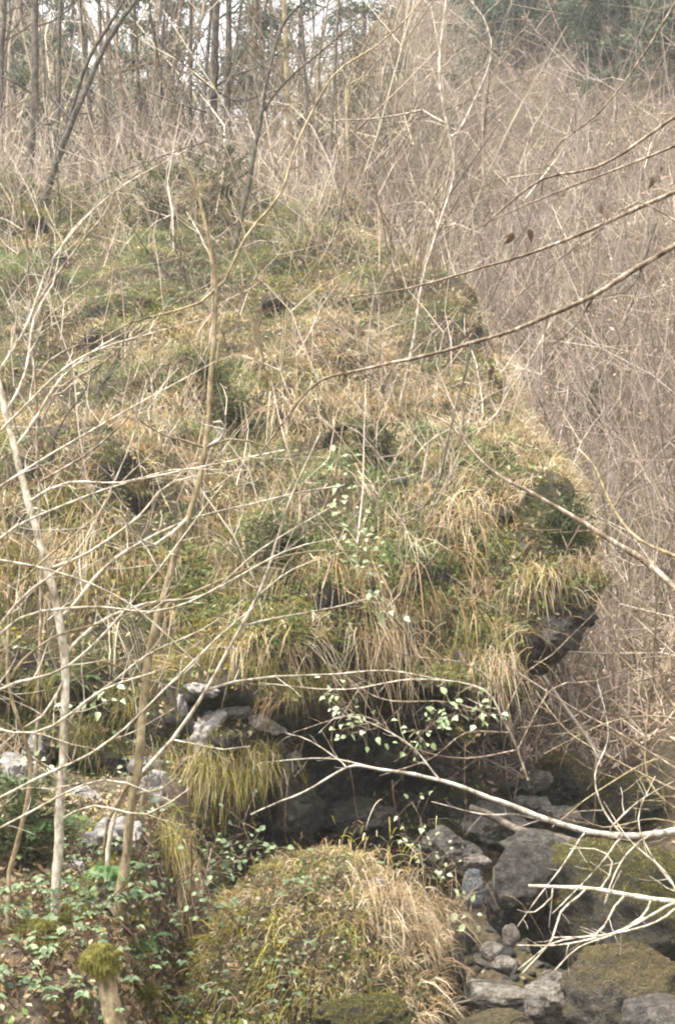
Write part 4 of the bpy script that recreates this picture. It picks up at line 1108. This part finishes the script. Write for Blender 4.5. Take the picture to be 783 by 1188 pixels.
def put_leaf(kind, root, p, d, up, size):
    o = bpy.data.objects.new('leaf', random.choice(LV[kind])); COL.objects.link(o); o.parent = root
    d = Vector(d).normalized(); up = Vector(up); x = d.cross(up)
    if x.length < 1e-3: x = Vector((1, 0, 0))
    x.normalize(); z = x.cross(d)
    R = Matrix((x, d, z)).transposed().to_4x4()
    o.matrix_local = Matrix.Translation(Vector(p) - Vector(root.location)) @ R @ Matrix.Diagonal((size * random.uniform(.75, 1.2), size, size * random.uniform(.4, 2.2), 1))
def vine(label, px, Y, kind, nleaf, size, group='leafy sprays', stem=.003, name='leafy_spray', cat='plant', off=.12, spread=.05, mat='bark_brown'):
    if Y is None:
        P = []
        for a, b in px:
            p, n = hit(a, b); P.append(np.array(p) + np.array(n) * off + np.array((0, -.05, 0)))
    else: P = [np.array(at(a, b, Y)) for a, b in px]
    pts = cr_curve(P, .05); org = tuple(pts[0]); root = empty(name, org); tag(root, label, cat, group)
    w = Wood(); w.tube(pts, stem, stem * .6, 4, .004)
    jobs = []
    for q in range(nleaf):
        i = random.randint(0, len(pts) - 1); c = pts[i]
        e = c + rng.normal(0, spread, 3) + (0, -.02, .01)
        w.tube(np.array([c, (c + e) / 2 + (0, 0, .006), e]), stem * .65, stem * .5, 3); jobs.append((c, e))
    link('stem', w.mesh(name + '_stem', org), M[mat], root)
    for c, e in jobs:
        d = norm(e - c + np.array([random.gauss(0, .03), -.02, -.025])); up = (random.gauss(0, .4), -.55 + random.gauss(0, .3), .8)
        put_leaf(kind, root, e, d, up, size * random.uniform(.6, 1.3))
    return root
random.seed(21)
vine('pale green leafy spray climbing the middle of the slope', [(388, 535), (398, 575), (410, 615), (425, 645), (432, 690), (452, 712)], 10.6, 'light', 80, .05, spread=.07)
vine('bright pale green leaves dangling under the turf edge, right of centre', [(470, 868), (500, 842), (528, 828), (552, 835), (566, 818)], 10.2, 'light', 70, .05, spread=.055)
vine('pale leaf cluster hanging left of the bright dangling leaves', [(388, 790), (398, 815), (412, 832), (404, 850), (440, 845)], 10.4, 'light', 40, .048, spread=.06)
vine('small leaves on hanging vine above the stone slab', [(478, 930), (490, 960), (482, 985), (500, 1012), (525, 1000)], 10.3, 'light', 46, .038, spread=.075)
vine('ivy sprays at the foot of the hanging olive grass', [(282, 955), (290, 985), (272, 1000), (320, 990), (330, 1002)], 9.6, 'ivy', 60, .042, spread=.075)
vine('leafy trailing ivy in the black crevice', [(245, 985), (240, 1010), (232, 1035), (246, 1050)], 8.9, 'ivy', 44, .038, spread=.08)
vine('ivy leaves on the rock beside the tan sapling', [(165, 850), (172, 900), (160, 950), (178, 990)], 8.9, 'ivy', 50, .034, spread=.09)
vine('few leaves trailing beside the stream right of the mound', [(525, 1030), (545, 1062), (552, 1066)], 9.9, 'light', 9, .05, spread=.06)
vine('bright fern-like leaves at the left edge by the crags', [(2, 905), (25, 898), (40, 885)], 8.6, 'light', 18, .07, spread=.05)
vine('scattered green leaves on the left slope below crossing twigs', [(110, 792), (125, 812), (100, 800)], None, 'light', 14, .07, spread=.09)
def bramble(label, px, py, nc, seed, leafsize=.055, reach=.4, kind='bramble', per=4, group='bramble clumps', name='bramble', tri=True):
    random.seed(seed); b, n = hit(px, py); org = np.array(b) - np.array(n) * .02
    root = empty(name, tuple(org)); tag(root, label, 'bramble', group); jobs = []
    for q in range(nc):
        a = random.uniform(0, 6.28); d = np.array([math.cos(a), math.sin(a) - .25, .0]); L = reach * random.uniform(.5, 1.2); hgt = L * random.uniform(.3, .6)
        pts = cr_curve([org + rng.normal(0, .03, 3) * (1, 1, 0), org + d * L * .4 + (0, 0, hgt), org + d * L * .8 + (0, 0, hgt * .95), org + d * L * 1.1 + (0, 0, hgt * .45)], .05)
        w = Wood(); w.tube(pts, .0035, .002, 4, .003)
        for s in range(per):
            i = int(len(pts) * (.3 + .68 * s / per)); c = pts[min(i, len(pts) - 1)]
            e = c + norm(rng.normal(0, 1, 3) * (1, 1, .2) + (0, -.5, .4)) * random.uniform(.03, .07); w.tube(np.array([c, (c + e) / 2, e]), .0016, .0012, 3); jobs.append((c, e))
        link('cane', w.mesh('bramble_cane', org), M['bark_red'], root)
    for c, e in jobs:
        d = norm((e - c) * (1, 1, .3)); sd = np.cross(d, (0, 0, 1)); s = leafsize * random.uniform(.7, 1.3); up = (random.gauss(0, .25), -.45 + random.gauss(0, .25), 1)
        put_leaf(kind, root, e, d + (0, 0, -.15), up, s)
        if tri:
            put_leaf(kind, root, e, d * .35 + sd, up, s * .8); put_leaf(kind, root, e, d * .35 - sd, up, s * .8)
for i, (px, py, nc, ls, lb) in enumerate([
    (125, 1062, 5, .075, 'bluish bramble clump at the foot of the tan sapling'), (60, 1050, 5, .055, 'bramble clump left of the mossy stump on the bank'), (20, 1075, 4, .06, 'bramble at the left edge of the bank'),
    (45, 1130, 5, .065, 'bramble clump low on the left bank'), (95, 1090, 4, .05, 'bramble directly behind the mossy stump'), (155, 1150, 5, .055, 'bramble right of the leaning stump at the bottom'),
    (80, 1175, 5, .06, 'bramble left of the stump at the bottom edge'), (15, 1170, 4, .06, 'bramble in the bottom left corner'), (250, 1165, 6, .05, 'bramble clump at the left foot of the mound'),
    (300, 1140, 6, .05, 'bramble clump on the lower left of the mound'), (345, 1175, 5, .05, 'bramble at the bottom edge below the mound middle'), (285, 1090, 5, .045, 'bramble on the left shoulder of the mound'),
    (330, 1040, 4, .045, 'bramble near the top left of the mound'), (400, 1030, 4, .04, 'small bramble on top of the mound'), (375, 1110, 5, .045, 'bramble in the middle of the mound'),
    (205, 1175, 5, .055, 'bramble in the dip between bank and mound'), (180, 1085, 4, .045, 'bramble at the edge of the black crevice'), (440, 1000, 4, .045, 'small bramble at the right top of the mound'), (100, 1010, 4, .055, 'bramble beneath the grey rock on the left bank')]):
    bramble(lb, px, py, nc + (2 if px < 170 else 0), 600 + i, ls * .72, .34 if px > 170 else .40)
# ferns at the far left
def fern(label, px, py, nf, L, seed):
    random.seed(seed); b, n = hit(px, py); org = np.array(b); root = empty('fern', tuple(org)); tag(root, label, 'fern', 'ferns on the left bank')
    for q in range(nf):
        a = random.uniform(0, 6.28); d = np.array([math.cos(a), math.sin(a) - .3, 0]); l = L * random.uniform(.7, 1.15)
        pts = cr_curve([org - (0, 0, .02), org + d * l * .3 + (0, 0, l * .45), org + d * l * .7 + (0, 0, l * .5), org + d * l + (0, 0, l * .3)], l / 16)
        V = []; F = []
        for i in range(2, len(pts)):
            t = norm(pts[i] - pts[i - 1]); s = norm(np.cross(t, (0, 0, 1))); pl = l * .2 * math.sin(math.pi * min(1, (i / len(pts)) * .9 + .12)) + .01
            for sg in (-1, 1):
                k = len(V); V += [pts[i], pts[i] + s * sg * pl * .5 + t * l * .022, pts[i] + s * sg * pl + t * pl * .3 - (0, 0, pl * .2), pts[i] + s * sg * pl * .5 - t * l * .022]; F.append((k, k + 1, k + 2, k + 3))
        link('frond', mesh_np('frond', np.array(V) - org, np.array(F), 4, None, False), M['fern'], root)
for i, (px, py, nf, L, lb) in enumerate([(25, 985, 8, .36, 'dark fern under the crags at the left edge'), (60, 975, 7, .3, 'fern between the left edge and the pale sapling'), (130, 1030, 6, .24, 'small fern by the grey rock'), (90, 800, 6, .28, 'fern high on the left slope'), (12, 925, 6, .28, 'pale fern at the left edge above the dark fern'), (165, 1110, 6, .22, 'fern beside the stump moss')]):
    fern(lb, px, py, nf, L, 700 + i)
# dead leaves hanging on the tree at the right
random.seed(31)
for px, py in [(573, 250), (590, 280), (592, 270), (497, 380), (500, 395), (540, 385), (566, 425), (570, 432), (680, 350), (684, 345), (760, 215), (765, 205), (626, 290), (612, 262), (560, 300), (705, 240)]:
    for _q in range(random.randint(1, 3)):
      p = at(px + random.gauss(0, 4), py + random.gauss(0, 5), 6.45 + random.uniform(-.15, .25)); put_leaf('dead', side_root, p, (random.gauss(0, .5), random.gauss(0, .5), -1), (random.gauss(0, 1), random.gauss(-.5, .7), .1), random.uniform(.03, .07))

# ------------------------------------------------------------------ grass tufts one can pick out
def tuft(label, px, py, n, L, pal, droop, seed, w=.003, spread=.09, out=(0, -.7, .35), name='grass_tuft', dy=0.):
    r = np.random.default_rng(seed); b, nn = hit(px, py); b = np.array(b) + (0, dy, 0)
    P = b + r.normal(0, spread * 1.5, (n, 3)) * (1, .5, .6)
    D = norm(np.array(out) + r.normal(0, .6, (n, 3)))
    c = pick(np.array(pal), n, r, .22)
    V, F, C = blades(P, D, L * .85 * r.uniform(.3, 1.2, n), np.minimum(droop * r.uniform(.55, 1.15, n), 1.25), w * r.uniform(.6, 1.3, n), c, seg=5, seed=seed, tipc=np.clip(c * 1.4 + .04, 0, .7))
    tag(link(name, mesh_np(name, V - b, F, 3, C), M['grass'], None, tuple(b)), label, 'grass', 'hanging grass tufts')
OS = np.concatenate([OLIVE, STRAW[1:4], OLIVE * 1.3])
tuft('large olive tuft hanging over the hollow left of centre', 240, 885, 1700, .30, OS, 1.35, 41, w=.0018, spread=.15)
tuft('olive tuft right above the large hanging tuft', 290, 878, 1000, .26, OS, 1.3, 42, w=.0018, spread=.11)
tuft('drooping olive tuft on the rock right of the tan sapling', 192, 970, 800, .24, OS, 1.3, 43, w=.0016, spread=.07)
tuft('narrow beard of grass hanging in the black crevice', 204, 1020, 260, .32, STRAW[1:], 1.6, 44, spread=.06)
tuft('straw beard hanging under the turf at the right of the ledge', 575, 765, 320, .40, STRAW, 1.5, 45, spread=.08)
tuft('straw tufts hanging from the turf right of the middle', 445, 735, 320, .42, STRAW, 1.4, 46, spread=.12)
tuft('rusty straw fringe on the turf edge below the climbing spray', 480, 750, 260, .38, np.concatenate([STRAW, RUST]), 1.4, 47, spread=.12)
tuft('straw grass curtain on the right side of the mound', 455, 1045, 900, .27, STRAW * .75, 1.25, 48, w=.002, spread=.15, out=(.35, -.6, .35))
tuft('straw grass spilling off the right edge of the mound', 500, 1065, 800, .27, STRAW * .75, 1.35, 49, w=.002, spread=.12, out=(.6, -.4, .3))
tuft('tawny grass on the crown of the mound', 420, 1005, 300, .24, OS, 1.0, 50, spread=.14)
tuft('pale straw tuft in the upper left of the slope', 165, 410, 300, .5, STRAW * 1.1, 1.2, 51, spread=.14)
tuft('pale straw tuft left of the dark little bush', 205, 485, 340, .5, STRAW * 1.1, 1.2, 52, spread=.14)
tuft('pale straw tuft just above the middle of the slope', 420, 465, 340, .5, STRAW * 1.15, 1.2, 53, spread=.15)
tuft('pale straw tuft right of the slope middle', 540, 600, 360, .5, STRAW * 1.1, 1.2, 54, spread=.15)
tuft('pale straw tuft on the right flank near the scrubby bush', 680, 575, 280, .5, STRAW, 1.3, 55, spread=.12)
tuft('pink straw tuft left of the climbing spray', 330, 480, 320, .5, STRAW * 1.1, 1.2, 56, spread=.16)
tuft('straw tuft hanging at the brow of the nose', 625, 665, 300, .35, np.concatenate([STRAW, OLIVE]), 1.2, 57, spread=.08)
tuft('straw tuft above the rocky ledge at left', 110, 650, 300, .4, np.concatenate([STRAW, OLIVE]), 1.3, 58, spread=.14)

for i, (px, py, lb) in enumerate([(100, 850, 'olive grass beard on the rock behind the pale sapling'), (150, 815, 'mossy grass beard left of the tan sapling, under the turf'), (55, 790, 'olive beard on the left face above the crags'), (15, 835, 'olive beard on the rock by the left edge'),
        (335, 795, 'rusty moss beard on the turf edge right of the crags'), (375, 780, 'olive moss beard on the turf edge near the pale leaf cluster'), (200, 770, 'olive moss beard above the grey ledge'), (130, 900, 'fine olive beard between the two left saplings'), (250, 760, 'yellow moss beard above the largest crag'),
        (535, 745, 'green moss beard beside the straw beard'), (690, 640, 'olive grass on the tip of the nose'), (672, 655, 'straw grass flopping over the tip of the nose'), (700, 610, 'mossy grass above the tip of the nose'), (300, 770, 'dark moss beard over the pale crag')]):
    tuft(lb, px, py, 520, .20, np.concatenate([OLIVE, OLIVE * .7, RUST * .8, GREEN[:2]]) if i != 11 else STRAW, 1.25, 800 + i, w=.0018, spread=.09)
# ------------------------------------------------------------------ mossy stump
def stump():
    Y = 6.5; base = np.array(at(143, 1235, Y)); top = np.array(at(117, 1112, Y)); root = empty('mossy_stump', tuple(base)); tag(root, 'leaning broken stump with a cap of yellow green moss', 'stump')
    w = Wood(); w.tube(cr_curve([base, base * .5 + top * .5 + (.005, 0, 0), top], .03), .052, .040, 12, .003, knots=.05); w.tube(np.array([top, top + (0, 0, .012)]), .04, .001, 12); link('post', w.mesh('stump_post', base), M['bark_tan'], root)
    V, F = rock_verts(91, 4, 5, .5); V = V * np.array([.085, .08, .06]) + top + (.004, .01, .0)
    cap = link('moss_cap', mesh_np('moss_cap', V - base, F, 3), M['moss'], root)
    P, Nn = surf_sample(V, F, 5200, None, 92); r = np.random.default_rng(93); c = pick(np.array([(.15, .135, .025), (.21, .185, .04), (.10, .095, .02)]), len(P), r, .2)
    bv, bf, bc = blades(P, norm(Nn + r.normal(0, .4, P.shape)), .016 * r.uniform(.3, 1.8, len(P)), .9 * np.ones(len(P)), .0013 * np.ones(len(P)), c, seg=2, seed=94)
    link('moss_fringe', mesh_np('moss_fringe', bv - base, bf, 3, bc), M['grass'], cap)
M['moss'], _nt, _b = newmat('bright_moss'); _n = noise(_nt, 60, 4, .7, N(_nt, 'ShaderNodeTexCoord').outputs['Object']); _nt.links.new(ramp(_nt, _n.outputs['Fac'], [(.3, (.04, .04, .01)), (.7, (.14, .13, .03))]).outputs[0], _b.inputs['Base Color'])
stump()
# moss cushions on the left bank
for i, (px, py, s, lb) in enumerate([(80, 1068, .10, 'bright moss cushion left above the stump'), (45, 1080, .09, 'moss cushion at the left of the bank'), (60, 1100, .07, 'small moss cushion by the stump'), (160, 1150, .07, 'moss cushion right of the stump')]):
    b, n = hit(px, py); b = np.array(b); V, F = rock_verts(110 + i, 3, 0, .2); V = V * np.array([s * 1.4, s, s * .6])
    o = link('moss_cushion', mesh_np('moss_cushion', V, F, 3), M['moss'], None, tuple(b)); tag(o, lb, 'moss', 'moss cushions')
    P, Nn = surf_sample(V, F, 2600, None, 120 + i); r = np.random.default_rng(130 + i); c = pick(np.array([(.13, .125, .025), (.18, .17, .04), (.09, .09, .02)]), len(P), r, .2)
    bv, bf, bc = blades(P, norm(Nn + r.normal(0, .4, P.shape)), .03 * r.uniform(.5, 1.4, len(P)), .5 * np.ones(len(P)), .0015 * np.ones(len(P)), c, seg=2, seed=140 + i)
    link('moss_fringe', mesh_np('moss_fringe', bv, bf, 3, bc), M['grass'], o)

# ------------------------------------------------------------------ haze
def haze():
    bm = bmesh.new(); bmesh.ops.create_cube(bm, size=1); me = bpy.data.meshes.new('haze'); bm.to_mesh(me); bm.free()
    m = bpy.data.materials.new('haze'); m.use_nodes = True; nt = m.node_tree; nt.nodes.remove(nt.nodes['Principled BSDF'])
    v = N(nt, 'ShaderNodeVolumePrincipled'); v.inputs['Color'].default_value = (.97, .98, 1, 1); v.inputs['Density'].default_value = HAZE; v.inputs['Anisotropy'].default_value = .2
    nt.links.new(v.outputs[0], nt.nodes['Material Output'].inputs['Volume'])
    zl, zh = float(GZ_.min()) - 1, max(float(GZ_.max()), 40) + 3
    o = link('haze', me, m); o.scale = (300, 240, zh - zl); o.location = (5, 70, (zl + zh) / 2); tag(o, 'thin pale haze filling the valley air', 'haze', kind='stuff')
HAZE = .001
if HAZE > 0: haze()
